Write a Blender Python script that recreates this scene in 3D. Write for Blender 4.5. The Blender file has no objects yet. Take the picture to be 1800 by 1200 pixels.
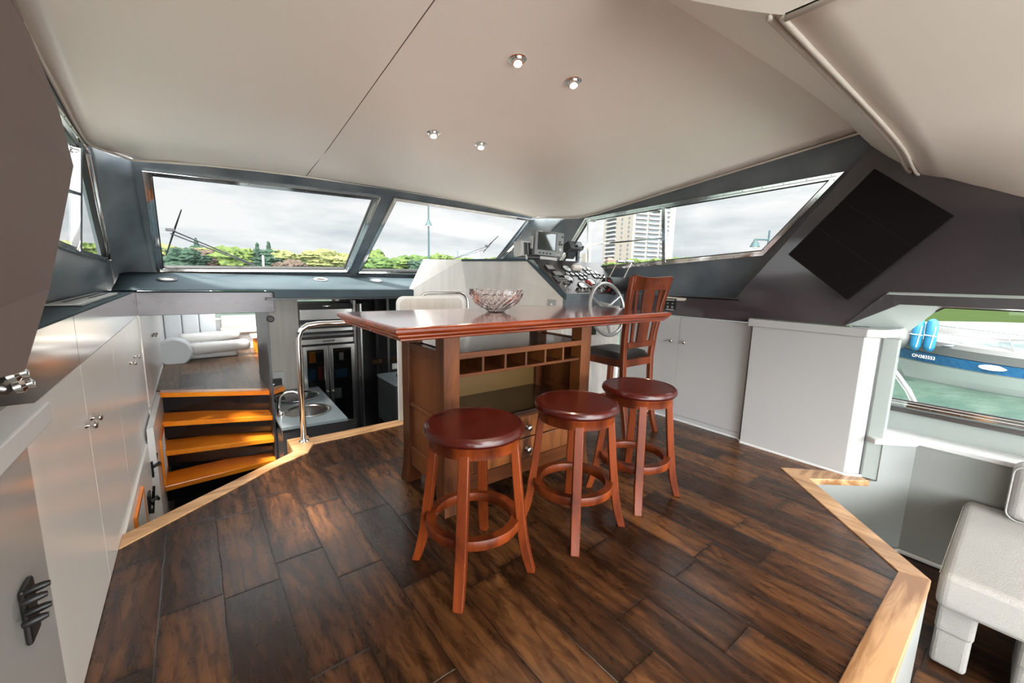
import bpy, bmesh, math, random
from mathutils import Vector, Matrix, Quaternion
from mathutils.geometry import tessellate_polygon
R = math.radians
V = Vector
random.seed(7)
sc = bpy.context.scene
col = sc.collection
# ------------------------------------------------------------------ camera
FPX, PITCH, ROLL, YAW, CH = 718.18, R(8.7855), R(1.32356), R(38.0534), 1.2
cp, sp, cr, sr = math.cos(PITCH), math.sin(PITCH), math.cos(ROLL), math.sin(ROLL)
_rt, _fw, _up = V((1, 0, 0)), V((0, cp, -sp)), V((0, sp, cp))
_rt, _up = cr * _rt + sr * _up, -sr * _rt + cr * _up
_Z = Matrix.Rotation(-YAW, 3, 'Z')
RT, FW, UP = _Z @ _rt, _Z @ _fw, _Z @ _up
CAM = V((0, 0, CH))
cd = bpy.data.cameras.new('camera'); co = bpy.data.objects.new('camera', cd); col.objects.link(co)
cd.sensor_width = 36; cd.lens = FPX / 1800 * 36; cd.clip_start = .02; cd.clip_end = 3000
m3 = Matrix((RT, UP, -FW)).transposed()
co.matrix_world = Matrix.Translation(CAM) @ m3.to_4x4()
sc.camera = co
# ------------------------------------------------------------------ world: bright overcast sky, a glow added behind the boat to light the cabin
SKY_FRONT, SKY_ZEN, SKY_GLOW = 0.29, 1.25, 6.4
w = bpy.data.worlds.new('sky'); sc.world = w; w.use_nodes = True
nt = w.node_tree; nt.nodes.clear(); N = nt.nodes.new; L = nt.links.new
tc = N('ShaderNodeTexCoord'); out = N('ShaderNodeOutputWorld'); bg = N('ShaderNodeBackground')
mp = N('ShaderNodeMapping'); mp.inputs['Scale'].default_value = (1.6, 1.6, 7); L(tc.outputs['Generated'], mp.inputs[0])
nz = N('ShaderNodeTexNoise'); nz.inputs['Scale'].default_value = 2.1; nz.inputs['Detail'].default_value = 7; nz.inputs['Roughness'].default_value = .55
L(mp.outputs[0], nz.inputs['Vector'])
rp = N('ShaderNodeValToRGB'); rp.color_ramp.elements[0].position = .36; rp.color_ramp.elements[0].color = (.66, .72, .76, 1)
rp.color_ramp.elements[1].position = .56; rp.color_ramp.elements[1].color = (.97, .98, .98, 1); L(nz.outputs[0], rp.inputs[0])
sx = N('ShaderNodeSeparateXYZ'); L(tc.outputs['Generated'], sx.inputs[0])
def mth(op, a, b=None, clamp=False):
    n = N('ShaderNodeMath'); n.operation = op; n.use_clamp = clamp
    for i, v in enumerate((a, b)):
        if v is None: continue
        if isinstance(v, (int, float)): n.inputs[i].default_value = v
        else: L(v, n.inputs[i])
    return n.outputs[0]
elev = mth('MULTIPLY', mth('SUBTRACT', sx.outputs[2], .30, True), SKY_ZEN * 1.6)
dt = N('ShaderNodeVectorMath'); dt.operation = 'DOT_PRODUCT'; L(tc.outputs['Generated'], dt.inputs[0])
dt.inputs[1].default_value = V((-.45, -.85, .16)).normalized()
glow = mth('MULTIPLY', mth('POWER', mth('MAXIMUM', dt.outputs['Value'], 0), 1.5), SKY_GLOW)
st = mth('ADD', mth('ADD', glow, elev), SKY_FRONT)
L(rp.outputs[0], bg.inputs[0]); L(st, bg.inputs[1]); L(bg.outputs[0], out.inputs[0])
# thin sun through the cloud, high over the port bow
sd = bpy.data.lights.new('sun', 'SUN'); sd.energy = 4.5; sd.angle = R(6); sd.color = (1, .93, .82)
so = bpy.data.objects.new('sun', sd); col.objects.link(so)
so.rotation_euler = V((-.50, -.30, 1.0)).to_track_quat('Z', 'Y').to_euler()
so.location = (0, 6, 9)
sc.view_settings.view_transform = 'Standard'; sc.view_settings.look = 'None'; sc.view_settings.gamma = 1
sc.view_settings.use_curve_mapping = False
sc.view_settings.exposure = 1.82
sc.cycles.use_denoising = True; sc.cycles.max_bounces = 10; sc.cycles.diffuse_bounces = 6
sc.cycles.transparent_max_bounces = 24; sc.cycles.sample_clamp_indirect = 8
sc.cycles.caustics_reflective = True; sc.cycles.caustics_refractive = False
# ------------------------------------------------------------------ pixel of the 1800x1200 frame -> point on a known plane of the boat
def ray(px, py): return FW * FPX + RT * (px - 900) + UP * (600 - py)
def on(px, py, p0, n):
    d = ray(px, py); n = V(n); return CAM + d * ((V(p0) - CAM).dot(n) / d.dot(n))
def PX(px, py, x): return on(px, py, (x, 0, 0), (1, 0, 0))
def PY(px, py, y): return on(px, py, (0, y, 0), (0, 1, 0))
def PZ(px, py, z=0): return on(px, py, (0, 0, z), (0, 0, 1))
LWp, LWn = V((-.5, 0, 1.04)), V((1, 0, -.1395))
RWp, RWn = V((3.45, 0, 1.04)), V((-1, 0, -.1395))
WSp, WSn = V((0, 4.62, 1.2)), V((0, -.815, -1))
def LW(px, py): return on(px, py, LWp, LWn)
def RW(px, py): return on(px, py, RWp, RWn)
def WS(px, py): return on(px, py, WSp, WSn)
# ------------------------------------------------------------------ materials
MAT = {}
def mat(name, color=(.5, .5, .5), rough=.5, metal=0, coat=0, emit=None, es=1, trans=0, ior=1.45, sheen=0, bump=0, bscale=60, spec=.5, aniso=0, croug=.05):
    m = bpy.data.materials.new(name); m.use_nodes = True; b = m.node_tree.nodes['Principled BSDF']
    b.inputs['Base Color'].default_value = (*color, 1); b.inputs['Roughness'].default_value = rough
    b.inputs['Metallic'].default_value = metal; b.inputs['Coat Weight'].default_value = coat; b.inputs['Coat Roughness'].default_value = croug
    b.inputs['Transmission Weight'].default_value = trans; b.inputs['IOR'].default_value = ior
    b.inputs['Specular IOR Level'].default_value = spec; b.inputs['Sheen Weight'].default_value = sheen
    if emit: b.inputs['Emission Color'].default_value = (*emit, 1); b.inputs['Emission Strength'].default_value = es
    if bump:
        t = m.node_tree; nn = t.nodes.new('ShaderNodeTexNoise'); nn.inputs['Scale'].default_value = bscale; nn.inputs['Detail'].default_value = 4
        tcn = t.nodes.new('ShaderNodeTexCoord'); t.links.new(tcn.outputs['Object'], nn.inputs['Vector'])
        bb = t.nodes.new('ShaderNodeBump'); bb.inputs['Strength'].default_value = bump; bb.inputs['Distance'].default_value = .004
        t.links.new(nn.outputs[0], bb.inputs['Height']); t.links.new(bb.outputs[0], b.inputs['Normal'])
    MAT[name] = m; return m
def mottled(name, c1, c2, rough=.4, scale=2.0, r2=None, metal=0, coat=0, stretch=(1, 1, 1), bump=0, spec=.5, croug=.05):
    m = mat(name, c1, rough, metal, coat, spec=spec, croug=croug); t = m.node_tree; b = t.nodes['Principled BSDF']
    tcn = t.nodes.new('ShaderNodeTexCoord'); mpn = t.nodes.new('ShaderNodeMapping'); mpn.inputs['Scale'].default_value = stretch
    t.links.new(tcn.outputs['Object'], mpn.inputs[0])
    n = t.nodes.new('ShaderNodeTexNoise'); n.inputs['Scale'].default_value = scale; n.inputs['Detail'].default_value = 5
    t.links.new(mpn.outputs[0], n.inputs['Vector'])
    r = t.nodes.new('ShaderNodeValToRGB'); r.color_ramp.elements[0].position = .32; r.color_ramp.elements[1].position = .68
    r.color_ramp.elements[0].color = (*c1, 1); r.color_ramp.elements[1].color = (*c2, 1)
    t.links.new(n.outputs[0], r.inputs[0]); t.links.new(r.outputs[0], b.inputs['Base Color'])
    if r2 is not None:
        mr = t.nodes.new('ShaderNodeMapRange'); mr.inputs['To Min'].default_value = rough; mr.inputs['To Max'].default_value = r2
        mr.inputs['From Min'].default_value = .3; mr.inputs['From Max'].default_value = .7
        t.links.new(n.outputs[0], mr.inputs[0]); t.links.new(mr.outputs[0], b.inputs['Roughness'])
    if bump:
        bb = t.nodes.new('ShaderNodeBump'); bb.inputs['Strength'].default_value = bump; bb.inputs['Distance'].default_value = .01
        t.links.new(n.outputs[0], bb.inputs['Height']); t.links.new(bb.outputs[0], b.inputs['Normal'])
    return m
def wood(name, dark, light, axis='z', rough=.3, coat=.3, scale=14, contrast=(.42, .62), bump=.15):
    st_ = {'x': (.12, 1, 1), 'y': (1, .12, 1), 'z': (1, 1, .12)}[axis]
    m = mat(name, light, rough, 0, coat, croug=.12, spec=.5 if coat >= .45 else .28); t = m.node_tree; b = t.nodes['Principled BSDF']
    tcn = t.nodes.new('ShaderNodeTexCoord'); mpn = t.nodes.new('ShaderNodeMapping'); mpn.inputs['Scale'].default_value = st_
    t.links.new(tcn.outputs['Object'], mpn.inputs[0])
    n0 = t.nodes.new('ShaderNodeTexNoise'); n0.inputs['Scale'].default_value = scale * .35; n0.inputs['Detail'].default_value = 3; t.links.new(mpn.outputs[0], n0.inputs['Vector'])
    n = t.nodes.new('ShaderNodeTexNoise'); n.inputs['Scale'].default_value = scale; n.inputs['Detail'].default_value = 8; n.inputs['Distortion'].default_value = 1.3; n.inputs['Roughness'].default_value = .65
    t.links.new(mpn.outputs[0], n.inputs['Vector'])
    mx = t.nodes.new('ShaderNodeMath'); mx.operation = 'MULTIPLY_ADD'; mx.inputs[1].default_value = .6; t.links.new(n0.outputs[0], mx.inputs[0])
    m2 = t.nodes.new('ShaderNodeMath'); m2.operation = 'MULTIPLY'; m2.inputs[1].default_value = .45; t.links.new(n.outputs[0], m2.inputs[0]); t.links.new(m2.outputs[0], mx.inputs[2])
    r = t.nodes.new('ShaderNodeValToRGB'); r.color_ramp.elements[0].position = contrast[0]; r.color_ramp.elements[1].position = contrast[1]
    r.color_ramp.elements[0].color = (*dark, 1); r.color_ramp.elements[1].color = (*light, 1)
    t.links.new(mx.outputs[0], r.inputs[0]); t.links.new(r.outputs[0], b.inputs['Base Color'])
    if bump:
        bb = t.nodes.new('ShaderNodeBump'); bb.inputs['Strength'].default_value = bump; bb.inputs['Distance'].default_value = .002
        t.links.new(n.outputs[0], bb.inputs['Height']); t.links.new(bb.outputs[0], b.inputs['Normal'])
    return m
def worn(name, c, lo=.515, hi=.56):
    t = MAT[name].node_tree; b = t.nodes['Principled BSDF']; src = b.inputs['Base Color'].links[0].from_socket
    g = t.nodes.new('ShaderNodeNewGeometry'); mr = t.nodes.new('ShaderNodeMapRange'); mr.inputs['From Min'].default_value = lo; mr.inputs['From Max'].default_value = hi; t.links.new(g.outputs['Pointiness'], mr.inputs[0])
    mx = t.nodes.new('ShaderNodeMix'); mx.data_type = 'RGBA'; t.links.new(mr.outputs[0], mx.inputs[0]); t.links.new(src, mx.inputs[6]); mx.inputs[7].default_value = (*c, 1); t.links.new(mx.outputs[2], b.inputs['Base Color'])
def planks(name, pw=.1835, off=.007, ln=.62, dark=(.022, .0085, .0034), mid=(.066, .025, .0088), light=(.165, .068, .022), rough=.23, bumpk=.38):
    m = mat(name, mid, rough, 0, .06, croug=.18, spec=.32); t = m.node_tree; b = t.nodes['Principled BSDF']
    nn = t.nodes.new; ll = t.links.new
    def M_(op, *a, clamp=False):
        n = nn('ShaderNodeMath'); n.operation = op; n.use_clamp = clamp
        for i, v in enumerate(a):
            if isinstance(v, (int, float)): n.inputs[i].default_value = v
            else: ll(v, n.inputs[i])
        return n.outputs[0]
    tcn = nn('ShaderNodeTexCoord'); s = nn('ShaderNodeSeparateXYZ'); ll(tcn.outputs['Object'], s.inputs[0])
    wob = nn('ShaderNodeTexNoise'); wob.inputs['Scale'].default_value = 6; ll(tcn.outputs['Object'], wob.inputs['Vector'])
    wv = M_('MULTIPLY', M_('SUBTRACT', wob.outputs[0], .5), .012)
    u = M_('DIVIDE', M_('SUBTRACT', M_('ADD', s.outputs[0], wv), off), pw); row = M_('FLOOR', u); fu = M_('SUBTRACT', u, row)
    wn = nn('ShaderNodeTexWhiteNoise'); wn.noise_dimensions = '1D'; ll(row, wn.inputs['W'])
    v = M_('ADD', M_('DIVIDE', M_('ADD', s.outputs[1], wv), ln), M_('MULTIPLY', wn.outputs['Value'], 7.3)); cl = M_('FLOOR', v); fv = M_('SUBTRACT', v, cl)
    wn2 = nn('ShaderNodeTexWhiteNoise'); wn2.noise_dimensions = '2D'; cb = nn('ShaderNodeCombineXYZ'); ll(row, cb.inputs[0]); ll(cl, cb.inputs[1]); ll(cb.outputs[0], wn2.inputs['Vector'])
    pid = wn2.outputs['Value']
    eu = M_('MULTIPLY', M_('MINIMUM', fu, M_('SUBTRACT', 1, fu)), pw); ev = M_('MULTIPLY', M_('MINIMUM', fv, M_('SUBTRACT', 1, fv)), ln)
    e = M_('MINIMUM', eu, ev); gap = M_('DIVIDE', e, .0036, clamp=True); soft = M_('DIVIDE', e, .028, clamp=True)
    # grain coordinates, shifted for each plank
    cg = nn('ShaderNodeCombineXYZ'); ll(M_('ADD', s.outputs[0], M_('MULTIPLY', pid, 31)), cg.inputs[0]); ll(M_('ADD', M_('MULTIPLY', s.outputs[1], .22), M_('MULTIPLY', pid, 17)), cg.inputs[1]); ll(pid, cg.inputs[2])
    g = nn('ShaderNodeTexNoise'); g.inputs['Scale'].default_value = 26; g.inputs['Detail'].default_value = 9; g.inputs['Distortion'].default_value = 1.6; g.inputs['Roughness'].default_value = .62; ll(cg.outputs[0], g.inputs['Vector'])
    g2 = nn('ShaderNodeTexNoise'); g2.inputs['Scale'].default_value = 7; g2.inputs['Detail'].default_value = 5; g2.inputs['Distortion'].default_value = 2.2; ll(cg.outputs[0], g2.inputs['Vector'])
    # dark figure lines of the hickory
    wvn = nn('ShaderNodeTexWave'); wvn.wave_type = 'BANDS'; wvn.bands_direction = 'X'; wvn.inputs['Scale'].default_value = 5; wvn.inputs['Distortion'].default_value = 9; wvn.inputs['Detail'].default_value = 3; wvn.inputs['Detail Scale'].default_value = 1.4; ll(cg.outputs[0], wvn.inputs['Vector'])
    line = M_('POWER', wvn.outputs[1] if len(wvn.outputs) > 1 else wvn.outputs[0], 6)
    val = M_('ADD', M_('ADD', M_('MULTIPLY', g.outputs[0], .36), M_('MULTIPLY', g2.outputs[0], .50)), M_('MULTIPLY', M_('SUBTRACT', pid, .5), .24))
    val = M_('SUBTRACT', val, M_('MULTIPLY', line, .09))
    val = M_('SUBTRACT', val, M_('MULTIPLY', M_('SUBTRACT', 1, soft), .10))
    r = nn('ShaderNodeValToRGB'); r.color_ramp.elements[0].position = .28; r.color_ramp.elements[0].color = (*dark, 1)
    r.color_ramp.elements[1].position = .60; r.color_ramp.elements[1].color = (*light, 1); q = r.color_ramp.elements.new(.43); q.color = (*mid, 1)
    ll(val, r.inputs[0])
    mxr = nn('ShaderNodeMix'); mxr.data_type = 'RGBA'; ll(gap, mxr.inputs[0]); mxr.inputs[6].default_value = (.012, .006, .003, 1); ll(r.outputs[0], mxr.inputs[7])
    ll(mxr.outputs[2], b.inputs['Base Color'])
    ro = M_('ADD', rough - .05, M_('MULTIPLY', g.outputs[0], .2)); ll(ro, b.inputs['Roughness'])
    h = M_('ADD', M_('MULTIPLY', gap, .0012), M_('ADD', M_('MULTIPLY', g2.outputs[0], .0012), M_('ADD', M_('MULTIPLY', g.outputs[0], .0006), M_('MULTIPLY', M_('SQRT', soft), .0012))))
    bb = nn('ShaderNodeBump'); bb.inputs['Strength'].default_value = bumpk; bb.inputs['Distance'].default_value = 1.0; ll(h, bb.inputs['Height']); ll(bb.outputs[0], b.inputs['Normal']); ll(bb.outputs[0], b.inputs['Coat Normal'])
    return m
def pane(name, tint=(.97, .985, .98), refl=.06):
    m = bpy.data.materials.new(name); m.use_nodes = True; t = m.node_tree; t.nodes.clear()
    o = t.nodes.new('ShaderNodeOutputMaterial'); mx = t.nodes.new('ShaderNodeMixShader'); tr = t.nodes.new('ShaderNodeBsdfTransparent'); gl = t.nodes.new('ShaderNodeBsdfGlossy')
    tr.inputs[0].default_value = (*tint, 1); gl.inputs['Roughness'].default_value = .01; lw_ = t.nodes.new('ShaderNodeLayerWeight'); lw_.inputs[0].default_value = .5
    pw_ = t.nodes.new('ShaderNodeMath'); pw_.operation = 'POWER'; pw_.inputs[1].default_value = 5; t.links.new(lw_.outputs['Facing'], pw_.inputs[0])
    fr = t.nodes.new('ShaderNodeMath'); fr.operation = 'MULTIPLY_ADD'; fr.inputs[1].default_value = .5; fr.inputs[2].default_value = refl * .6; t.links.new(pw_.outputs[0], fr.inputs[0])
    t.links.new(fr.outputs[0], mx.inputs[0]); t.links.new(tr.outputs[0], mx.inputs[1]); t.links.new(gl.outputs[0], mx.inputs[2]); t.links.new(mx.outputs[0], o.inputs[0])
    MAT[name] = m; return m
mottled('ceiling', (.84, .765, .69), (.88, .81, .74), .36, 1.1, .30, bump=.05)
mottled('slate', (.072, .090, .104), (.175, .196, .208), .34, 2.4, .5, spec=.45)
mottled('slate_dash', (.036, .052, .060), (.056, .074, .084), .60, 3.0, .7, spec=.12)
mottled('gloss_dark', (.042, .034, .039), (.056, .046, .050), .12, 1.2, .24, coat=.8, spec=.6, croug=.08, bump=.02)
mottled('brushed', (.070, .064, .066), (.10, .094, .096), .24, 3.0, .34, metal=.25, stretch=(8, 1, .2))
mottled('pale_metal', (.46, .435, .395), (.54, .51, .465), .34, 5.0, .42, stretch=(6, 1, .3))
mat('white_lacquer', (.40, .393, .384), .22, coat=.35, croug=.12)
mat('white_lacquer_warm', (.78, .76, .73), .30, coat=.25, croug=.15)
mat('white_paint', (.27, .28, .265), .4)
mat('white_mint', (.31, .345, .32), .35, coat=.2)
mat('white_bright', (.62, .62, .61), .4)
mat('piping', (.62, .56, .50), .45)
mat('chrome', (.80, .79, .77), .09, 1)
mat('steel', (.58, .57, .56), .22, 1)
mat('steel_dark', (.20, .19, .19), .28, .9)
mat('knob_metal', (.55, .51, .47), .18, 1)
planks('floor_planks')
planks('floor_planks_low', rough=.3, off=.05)
planks('floor_planks_far', rough=.28, off=.02, bumpk=.06, dark=(.04, .02, .010), mid=(.11, .055, .026), light=(.20, .11, .055))
wood('oak', (.30, .155, .065), (.56, .335, .17), 'y', .35, .3, 18, (.44, .60))
wood('oak_x', (.26, .125, .050), (.56, .335, .17), 'x', .35, .3, 15, (.46, .57))
wood('tread', (.85, .21, .010), (.98, .34, .022), 'x', .28, .5, 12, (.42, .62))
mottled('mirror_steel', (.34, .32, .31), (.44, .42, .41), .10, 2.2, .17, metal=.9, stretch=(1, .5, 1), bump=.03)
mottled('beam_steel', (.062, .056, .060), (.105, .098, .102), .22, 2.5, .34, metal=.3, stretch=(.6, 1, 1))
wood('cherry_top', (.10, .014, .006), (.22, .036, .012), 'x', .07, 1.0, 10, (.42, .62), bump=.02)
wood('cherry_edge', (.11, .014, .003), (.30, .050, .008), 'x', .22, .35, 16, (.42, .62))
wood('cherry_seat', (.050, .005, .003), (.095, .009, .004), 'x', .28, .3, 7, (.42, .62), bump=.05)
wood('cherry_leg', (.042, .006, .0015), (.20, .036, .006), 'z', .40, .05, 14, (.42, .62))
wood('walnut', (.044, .0115, .0035), (.155, .047, .012), 'z', .4, .06, 12, (.42, .62))
wood('walnut_x', (.044, .0115, .0035), (.155, .047, .012), 'x', .4, .06, 12, (.42, .62))
wood('walnut_dark', (.028, .014, .009), (.075, .038, .022), 'x', .26, .4, 12)
wood('drawer_wood', (.050, .015, .005), (.24, .080, .022), 'z', .3, .3, 34, (.44, .58))
mat('back_panel', (.13, .072, .020), .45)
wood('chair_wood', (.045, .009, .003), (.15, .030, .007), 'z', .34, .15, 12, (.42, .62))
mat('leather_dark', (.014, .010, .009), .34, bump=.25, bscale=220)
mat('leather_white', (.36, .346, .322), .42, bump=.6, bscale=260)
mat('thread', (.45, .43, .40), .7)
mat('black', (.010, .009, .009), .45); mat('black_gloss', (.012, .012, .013), .12, coat=.6)
mat('tv_black', (.0075, .0055, .0052), .5, spec=.15)
mat('grey_plastic', (.20, .205, .20), .4); mat('grey_light', (.48, .48, .46), .45)
mat('screen', (.05, .055, .05), .04, coat=1.0)
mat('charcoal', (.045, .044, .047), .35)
mat('counter_blue', (.26, .31, .33), .3, coat=.2)
mat('brown_panel', (.115, .085, .075), .55); mat('brown_panel_dark', (.050, .034, .030), .5)
mat('cream', (.66, .60, .52), .5); mat('sofa_grey', (.56, .55, .53), .55); mat('sofa_blue', (.56, .585, .60), .55)
mat('gauge_face', (.62, .63, .62), .12, coat=.6); mat('red', (.33, .035, .02), .3, coat=.4); mat('red_mark', (.7, .03, .04), .4)
mat('bezel', (.03, .03, .032), .25)
mat('wheel_grey', (.44, .44, .43), .28, .6)
mat('white_text', (.75, .75, .72), .5)
mat('bulb', (1, 1, 1), .4, emit=(1, .82, .62), es=14)
mat('crystal', (1, .985, .98), .0, trans=1, ior=1.5)
mat('hob', (.06, .075, .08), .12, coat=.6)
pane('glass'); pane('glass_dark', (.30, .31, .32), .1)
mat('leaf_light', (.044, .064, .018), .9, spec=.1); mat('leaf_mid', (.035, .058, .018), .9, spec=.1); mat('leaf_dark', (.016, .030, .020), .9, spec=.1); mat('leaf_yellow', (.085, .092, .035), .9, spec=.1); mat('leaf_plum', (.045, .034, .026), .9, spec=.1)
mat('bark', (.10, .075, .06), .9); mat('grass', (.022, .034, .012), .95, spec=.0)
mat('concrete', (.165, .150, .130), .9, spec=.1); mat('balcony', (.20, .205, .21), .9, spec=.1); mat('pane_dark', (.075, .085, .095), .5, spec=.2)
mat('blue_glass', (.10, .15, .18), .3); mat('post_teal', (.008, .028, .032), .7); mat('brick_roof', (.09, .05, .04), .9)
mat('boat_white', (.085, .087, .087), .4, coat=.05); mat('boat_hull', (.24, .27, .25), .3, coat=.2); mat('bounce_white', (.80, .79, .77), .5); mat('boat_glass', (.13, .16, .165), .1, coat=.5)
mottled('boat_blue', (.004, .045, .12), (.012, .08, .17), .2, 9, coat=.3)
mat('fender_blue', (.006, .09, .17), .5); mat('rubber', (.02, .02, .02), .5)
mw = mottled('water', (.020, .044, .032), (.038, .066, .050), .10, .55, .12, stretch=(1, 2.5, 1), spec=.5)
_t = mw.node_tree; _n = _t.nodes.new('ShaderNodeTexNoise'); _n.inputs['Scale'].default_value = 2.6; _n.inputs['Detail'].default_value = 6
_tc = _t.nodes.new('ShaderNodeTexCoord'); _t.links.new(_tc.outputs['Object'], _n.inputs['Vector'])
_b = _t.nodes.new('ShaderNodeBump'); _b.inputs['Strength'].default_value = .6; _b.inputs['Distance'].default_value = .12; _t.links.new(_n.outputs[0], _b.inputs['Height']); _t.links.new(_b.outputs[0], _t.nodes['Principled BSDF'].inputs['Normal'])
# ------------------------------------------------------------------ mesh helpers
class MB:
    def __init__(s): s.bm = bmesh.new()
    def box(s, a, b, M=None):
        vs = [s.bm.verts.new(V((x, y, z))) for x in (a[0], b[0]) for y in (a[1], b[1]) for z in (a[2], b[2])]
        for f in ((0, 1, 3, 2), (4, 6, 7, 5), (0, 4, 5, 1), (2, 3, 7, 6), (0, 2, 6, 4), (1, 5, 7, 3)): s.bm.faces.new([vs[i] for i in f])
        if M: bmesh.ops.transform(s.bm, matrix=M, verts=vs)
        return s
    def cbox(s, c, size, M=None):
        c = V(c); h = V(size) / 2; return s.box(c - h, c + h, M)
    def face(s, pts): s.bm.faces.new([s.bm.verts.new(V(p)) for p in pts]); return s
    def extr(s, pts, d):
        d = V(d); n = len(pts); a = [s.bm.verts.new(V(p)) for p in pts]; b = [s.bm.verts.new(V(p) + d) for p in pts]
        s.bm.faces.new(a[::-1]); s.bm.faces.new(b)
        for i in range(n): s.bm.faces.new([a[i], a[(i + 1) % n], b[(i + 1) % n], b[i]])
        return s
    def slab(s, poly, z0, z1): return s.extr([(p[0], p[1], z0) for p in poly], (0, 0, z1 - z0))
    def plate(s, outer, holes, n, th):
        n = V(n).normalized(); loops = [[V(p) for p in outer]] + [[V(p) for p in h] for h in holes]
        tri = tessellate_polygon(loops); flat = [p for l in loops for p in l]
        A = [s.bm.verts.new(p) for p in flat]; B = [s.bm.verts.new(p - n * th) for p in flat]
        for t in tri:
            s.bm.faces.new([A[i] for i in t]); s.bm.faces.new([B[i] for i in reversed(t)])
        k = 0
        for l in loops:
            m_ = len(l)
            for i in range(m_): s.bm.faces.new([A[k + i], A[k + (i + 1) % m_], B[k + (i + 1) % m_], B[k + i]])
            k += m_
        return s
    def rim(s, pts, n, w, d0, d1, closed=True):
        """mitred flat strip along a polygon, w inwards (toward centroid side), from d0 to d1 along n"""
        n = V(n).normalized(); P = [V(p) for p in pts]; m_ = len(P); c = sum(P, V()) / m_; inn = []
        for i in range(m_):
            e0 = (P[i] - P[i - 1]).normalized(); e1 = (P[(i + 1) % m_] - P[i]).normalized()
            q0 = n.cross(e0); q1 = n.cross(e1)
            if q0.dot(c - P[i]) < 0: q0 = -q0
            if q1.dot(c - P[i]) < 0: q1 = -q1
            b = (q0 + q1).normalized(); inn.append(P[i] + b * (w / max(.3, b.dot(q0))))
        rows = [[s.bm.verts.new(p + n * d) for p in L_] for L_, d in ((P, d0), (P, d1), (inn, d1), (inn, d0))]
        for i in range(m_):
            j = (i + 1) % m_
            for a in range(4): s.bm.faces.new([rows[a][i], rows[a][j], rows[(a + 1) % 4][j], rows[(a + 1) % 4][i]])
        return s, inn
    def tube(s, pts, r, n=10, closed=False, smooth=0):
        P = [V(p) for p in pts]; rr = r if isinstance(r, (list, tuple)) else [r] * len(P)
        if smooth:
            Q = []; q = []
            m_ = len(P); rng = range(m_ if closed else m_ - 1)
            for i in rng:
                p0 = P[i - 1] if (closed or i > 0) else P[i]; p1 = P[i]; p2 = P[(i + 1) % m_]; p3 = P[(i + 2) % m_] if (closed or i + 2 < m_) else p2
                for k in range(smooth):
                    t = k / smooth
                    Q.append(.5 * ((2 * p1) + (-p0 + p2) * t + (2 * p0 - 5 * p1 + 4 * p2 - p3) * t * t + (-p0 + 3 * p1 - 3 * p2 + p3) * t ** 3)); q.append(rr[i] * (1 - t) + rr[(i + 1) % m_] * t)
            if not closed: Q.append(P[-1]); q.append(rr[-1])
            P, rr = Q, q
        m_ = len(P); rings = []; u = None
        for i in range(m_):
            if closed: t = (P[(i + 1) % m_] - P[i - 1])
            else: t = P[min(i + 1, m_ - 1)] - P[max(i - 1, 0)]
            t.normalize()
            if u is None: u = t.orthogonal().normalized()
            else: u = (u - t * u.dot(t)).normalized()
            v = t.cross(u); rings.append([s.bm.verts.new(P[i] + (u * math.cos(a) + v * math.sin(a)) * rr[i]) for a in [2 * math.pi * k / n for k in range(n)]])
        for i in range(m_ if closed else m_ - 1):
            A = rings[i]; B = rings[(i + 1) % m_]
            sh = 0
            if closed and i == m_ - 1:
                sh = min(range(n), key=lambda k: (A[0].co - B[k].co).length)
            for k in range(n): s.bm.faces.new([A[k], A[(k + 1) % n], B[(k + 1 + sh) % n], B[(k + sh) % n]])
        if not closed: s.bm.faces.new(rings[0][::-1]); s.bm.faces.new(rings[-1])
        return s
    def lathe(s, prof, M=None, n=32):
        """prof: (r,z) list, about local z"""
        rings = []; new = []
        for r, z in prof:
            if r < 1e-5: v = s.bm.verts.new((0, 0, z)); rings.append([v]); new.append(v)
            else:
                rg = [s.bm.verts.new((r * math.cos(2 * math.pi * k / n), r * math.sin(2 * math.pi * k / n), z)) for k in range(n)]; rings.append(rg); new += rg
        for A, B in zip(rings, rings[1:]):
            for k in range(n):
                if len(A) == 1 and len(B) == 1: continue
                if len(A) == 1: s.bm.faces.new([A[0], B[k], B[(k + 1) % n]])
                elif len(B) == 1: s.bm.faces.new([A[k], A[(k + 1) % n], B[0]])
                else: s.bm.faces.new([A[k], A[(k + 1) % n], B[(k + 1) % n], B[k]])
        closed_ = prof[0] == prof[-1]
        if len(rings[0]) > 1 and not closed_: s.bm.faces.new(rings[0][::-1])
        if len(rings[-1]) > 1 and not closed_: s.bm.faces.new(rings[-1])
        if M: bmesh.ops.transform(s.bm, matrix=M, verts=new)
        return s
    def sweep(s, rings):
        """rings: list of equal-length point loops"""
        Rr = [[s.bm.verts.new(V(p)) for p in r] for r in rings]; n = len(Rr[0])
        for A, B in zip(Rr, Rr[1:]):
            for k in range(n): s.bm.faces.new([A[k], A[(k + 1) % n], B[(k + 1) % n], B[k]])
        s.bm.faces.new(Rr[0][::-1]); s.bm.faces.new(Rr[-1]); return s
    def grid(s, rows):
        g = [[s.bm.verts.new(V(p)) for p in r] for r in rows]
        for A, B in zip(g, g[1:]):
            for k in range(len(A) - 1): s.bm.faces.new([A[k], A[k + 1], B[k + 1], B[k]])
        return s
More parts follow.
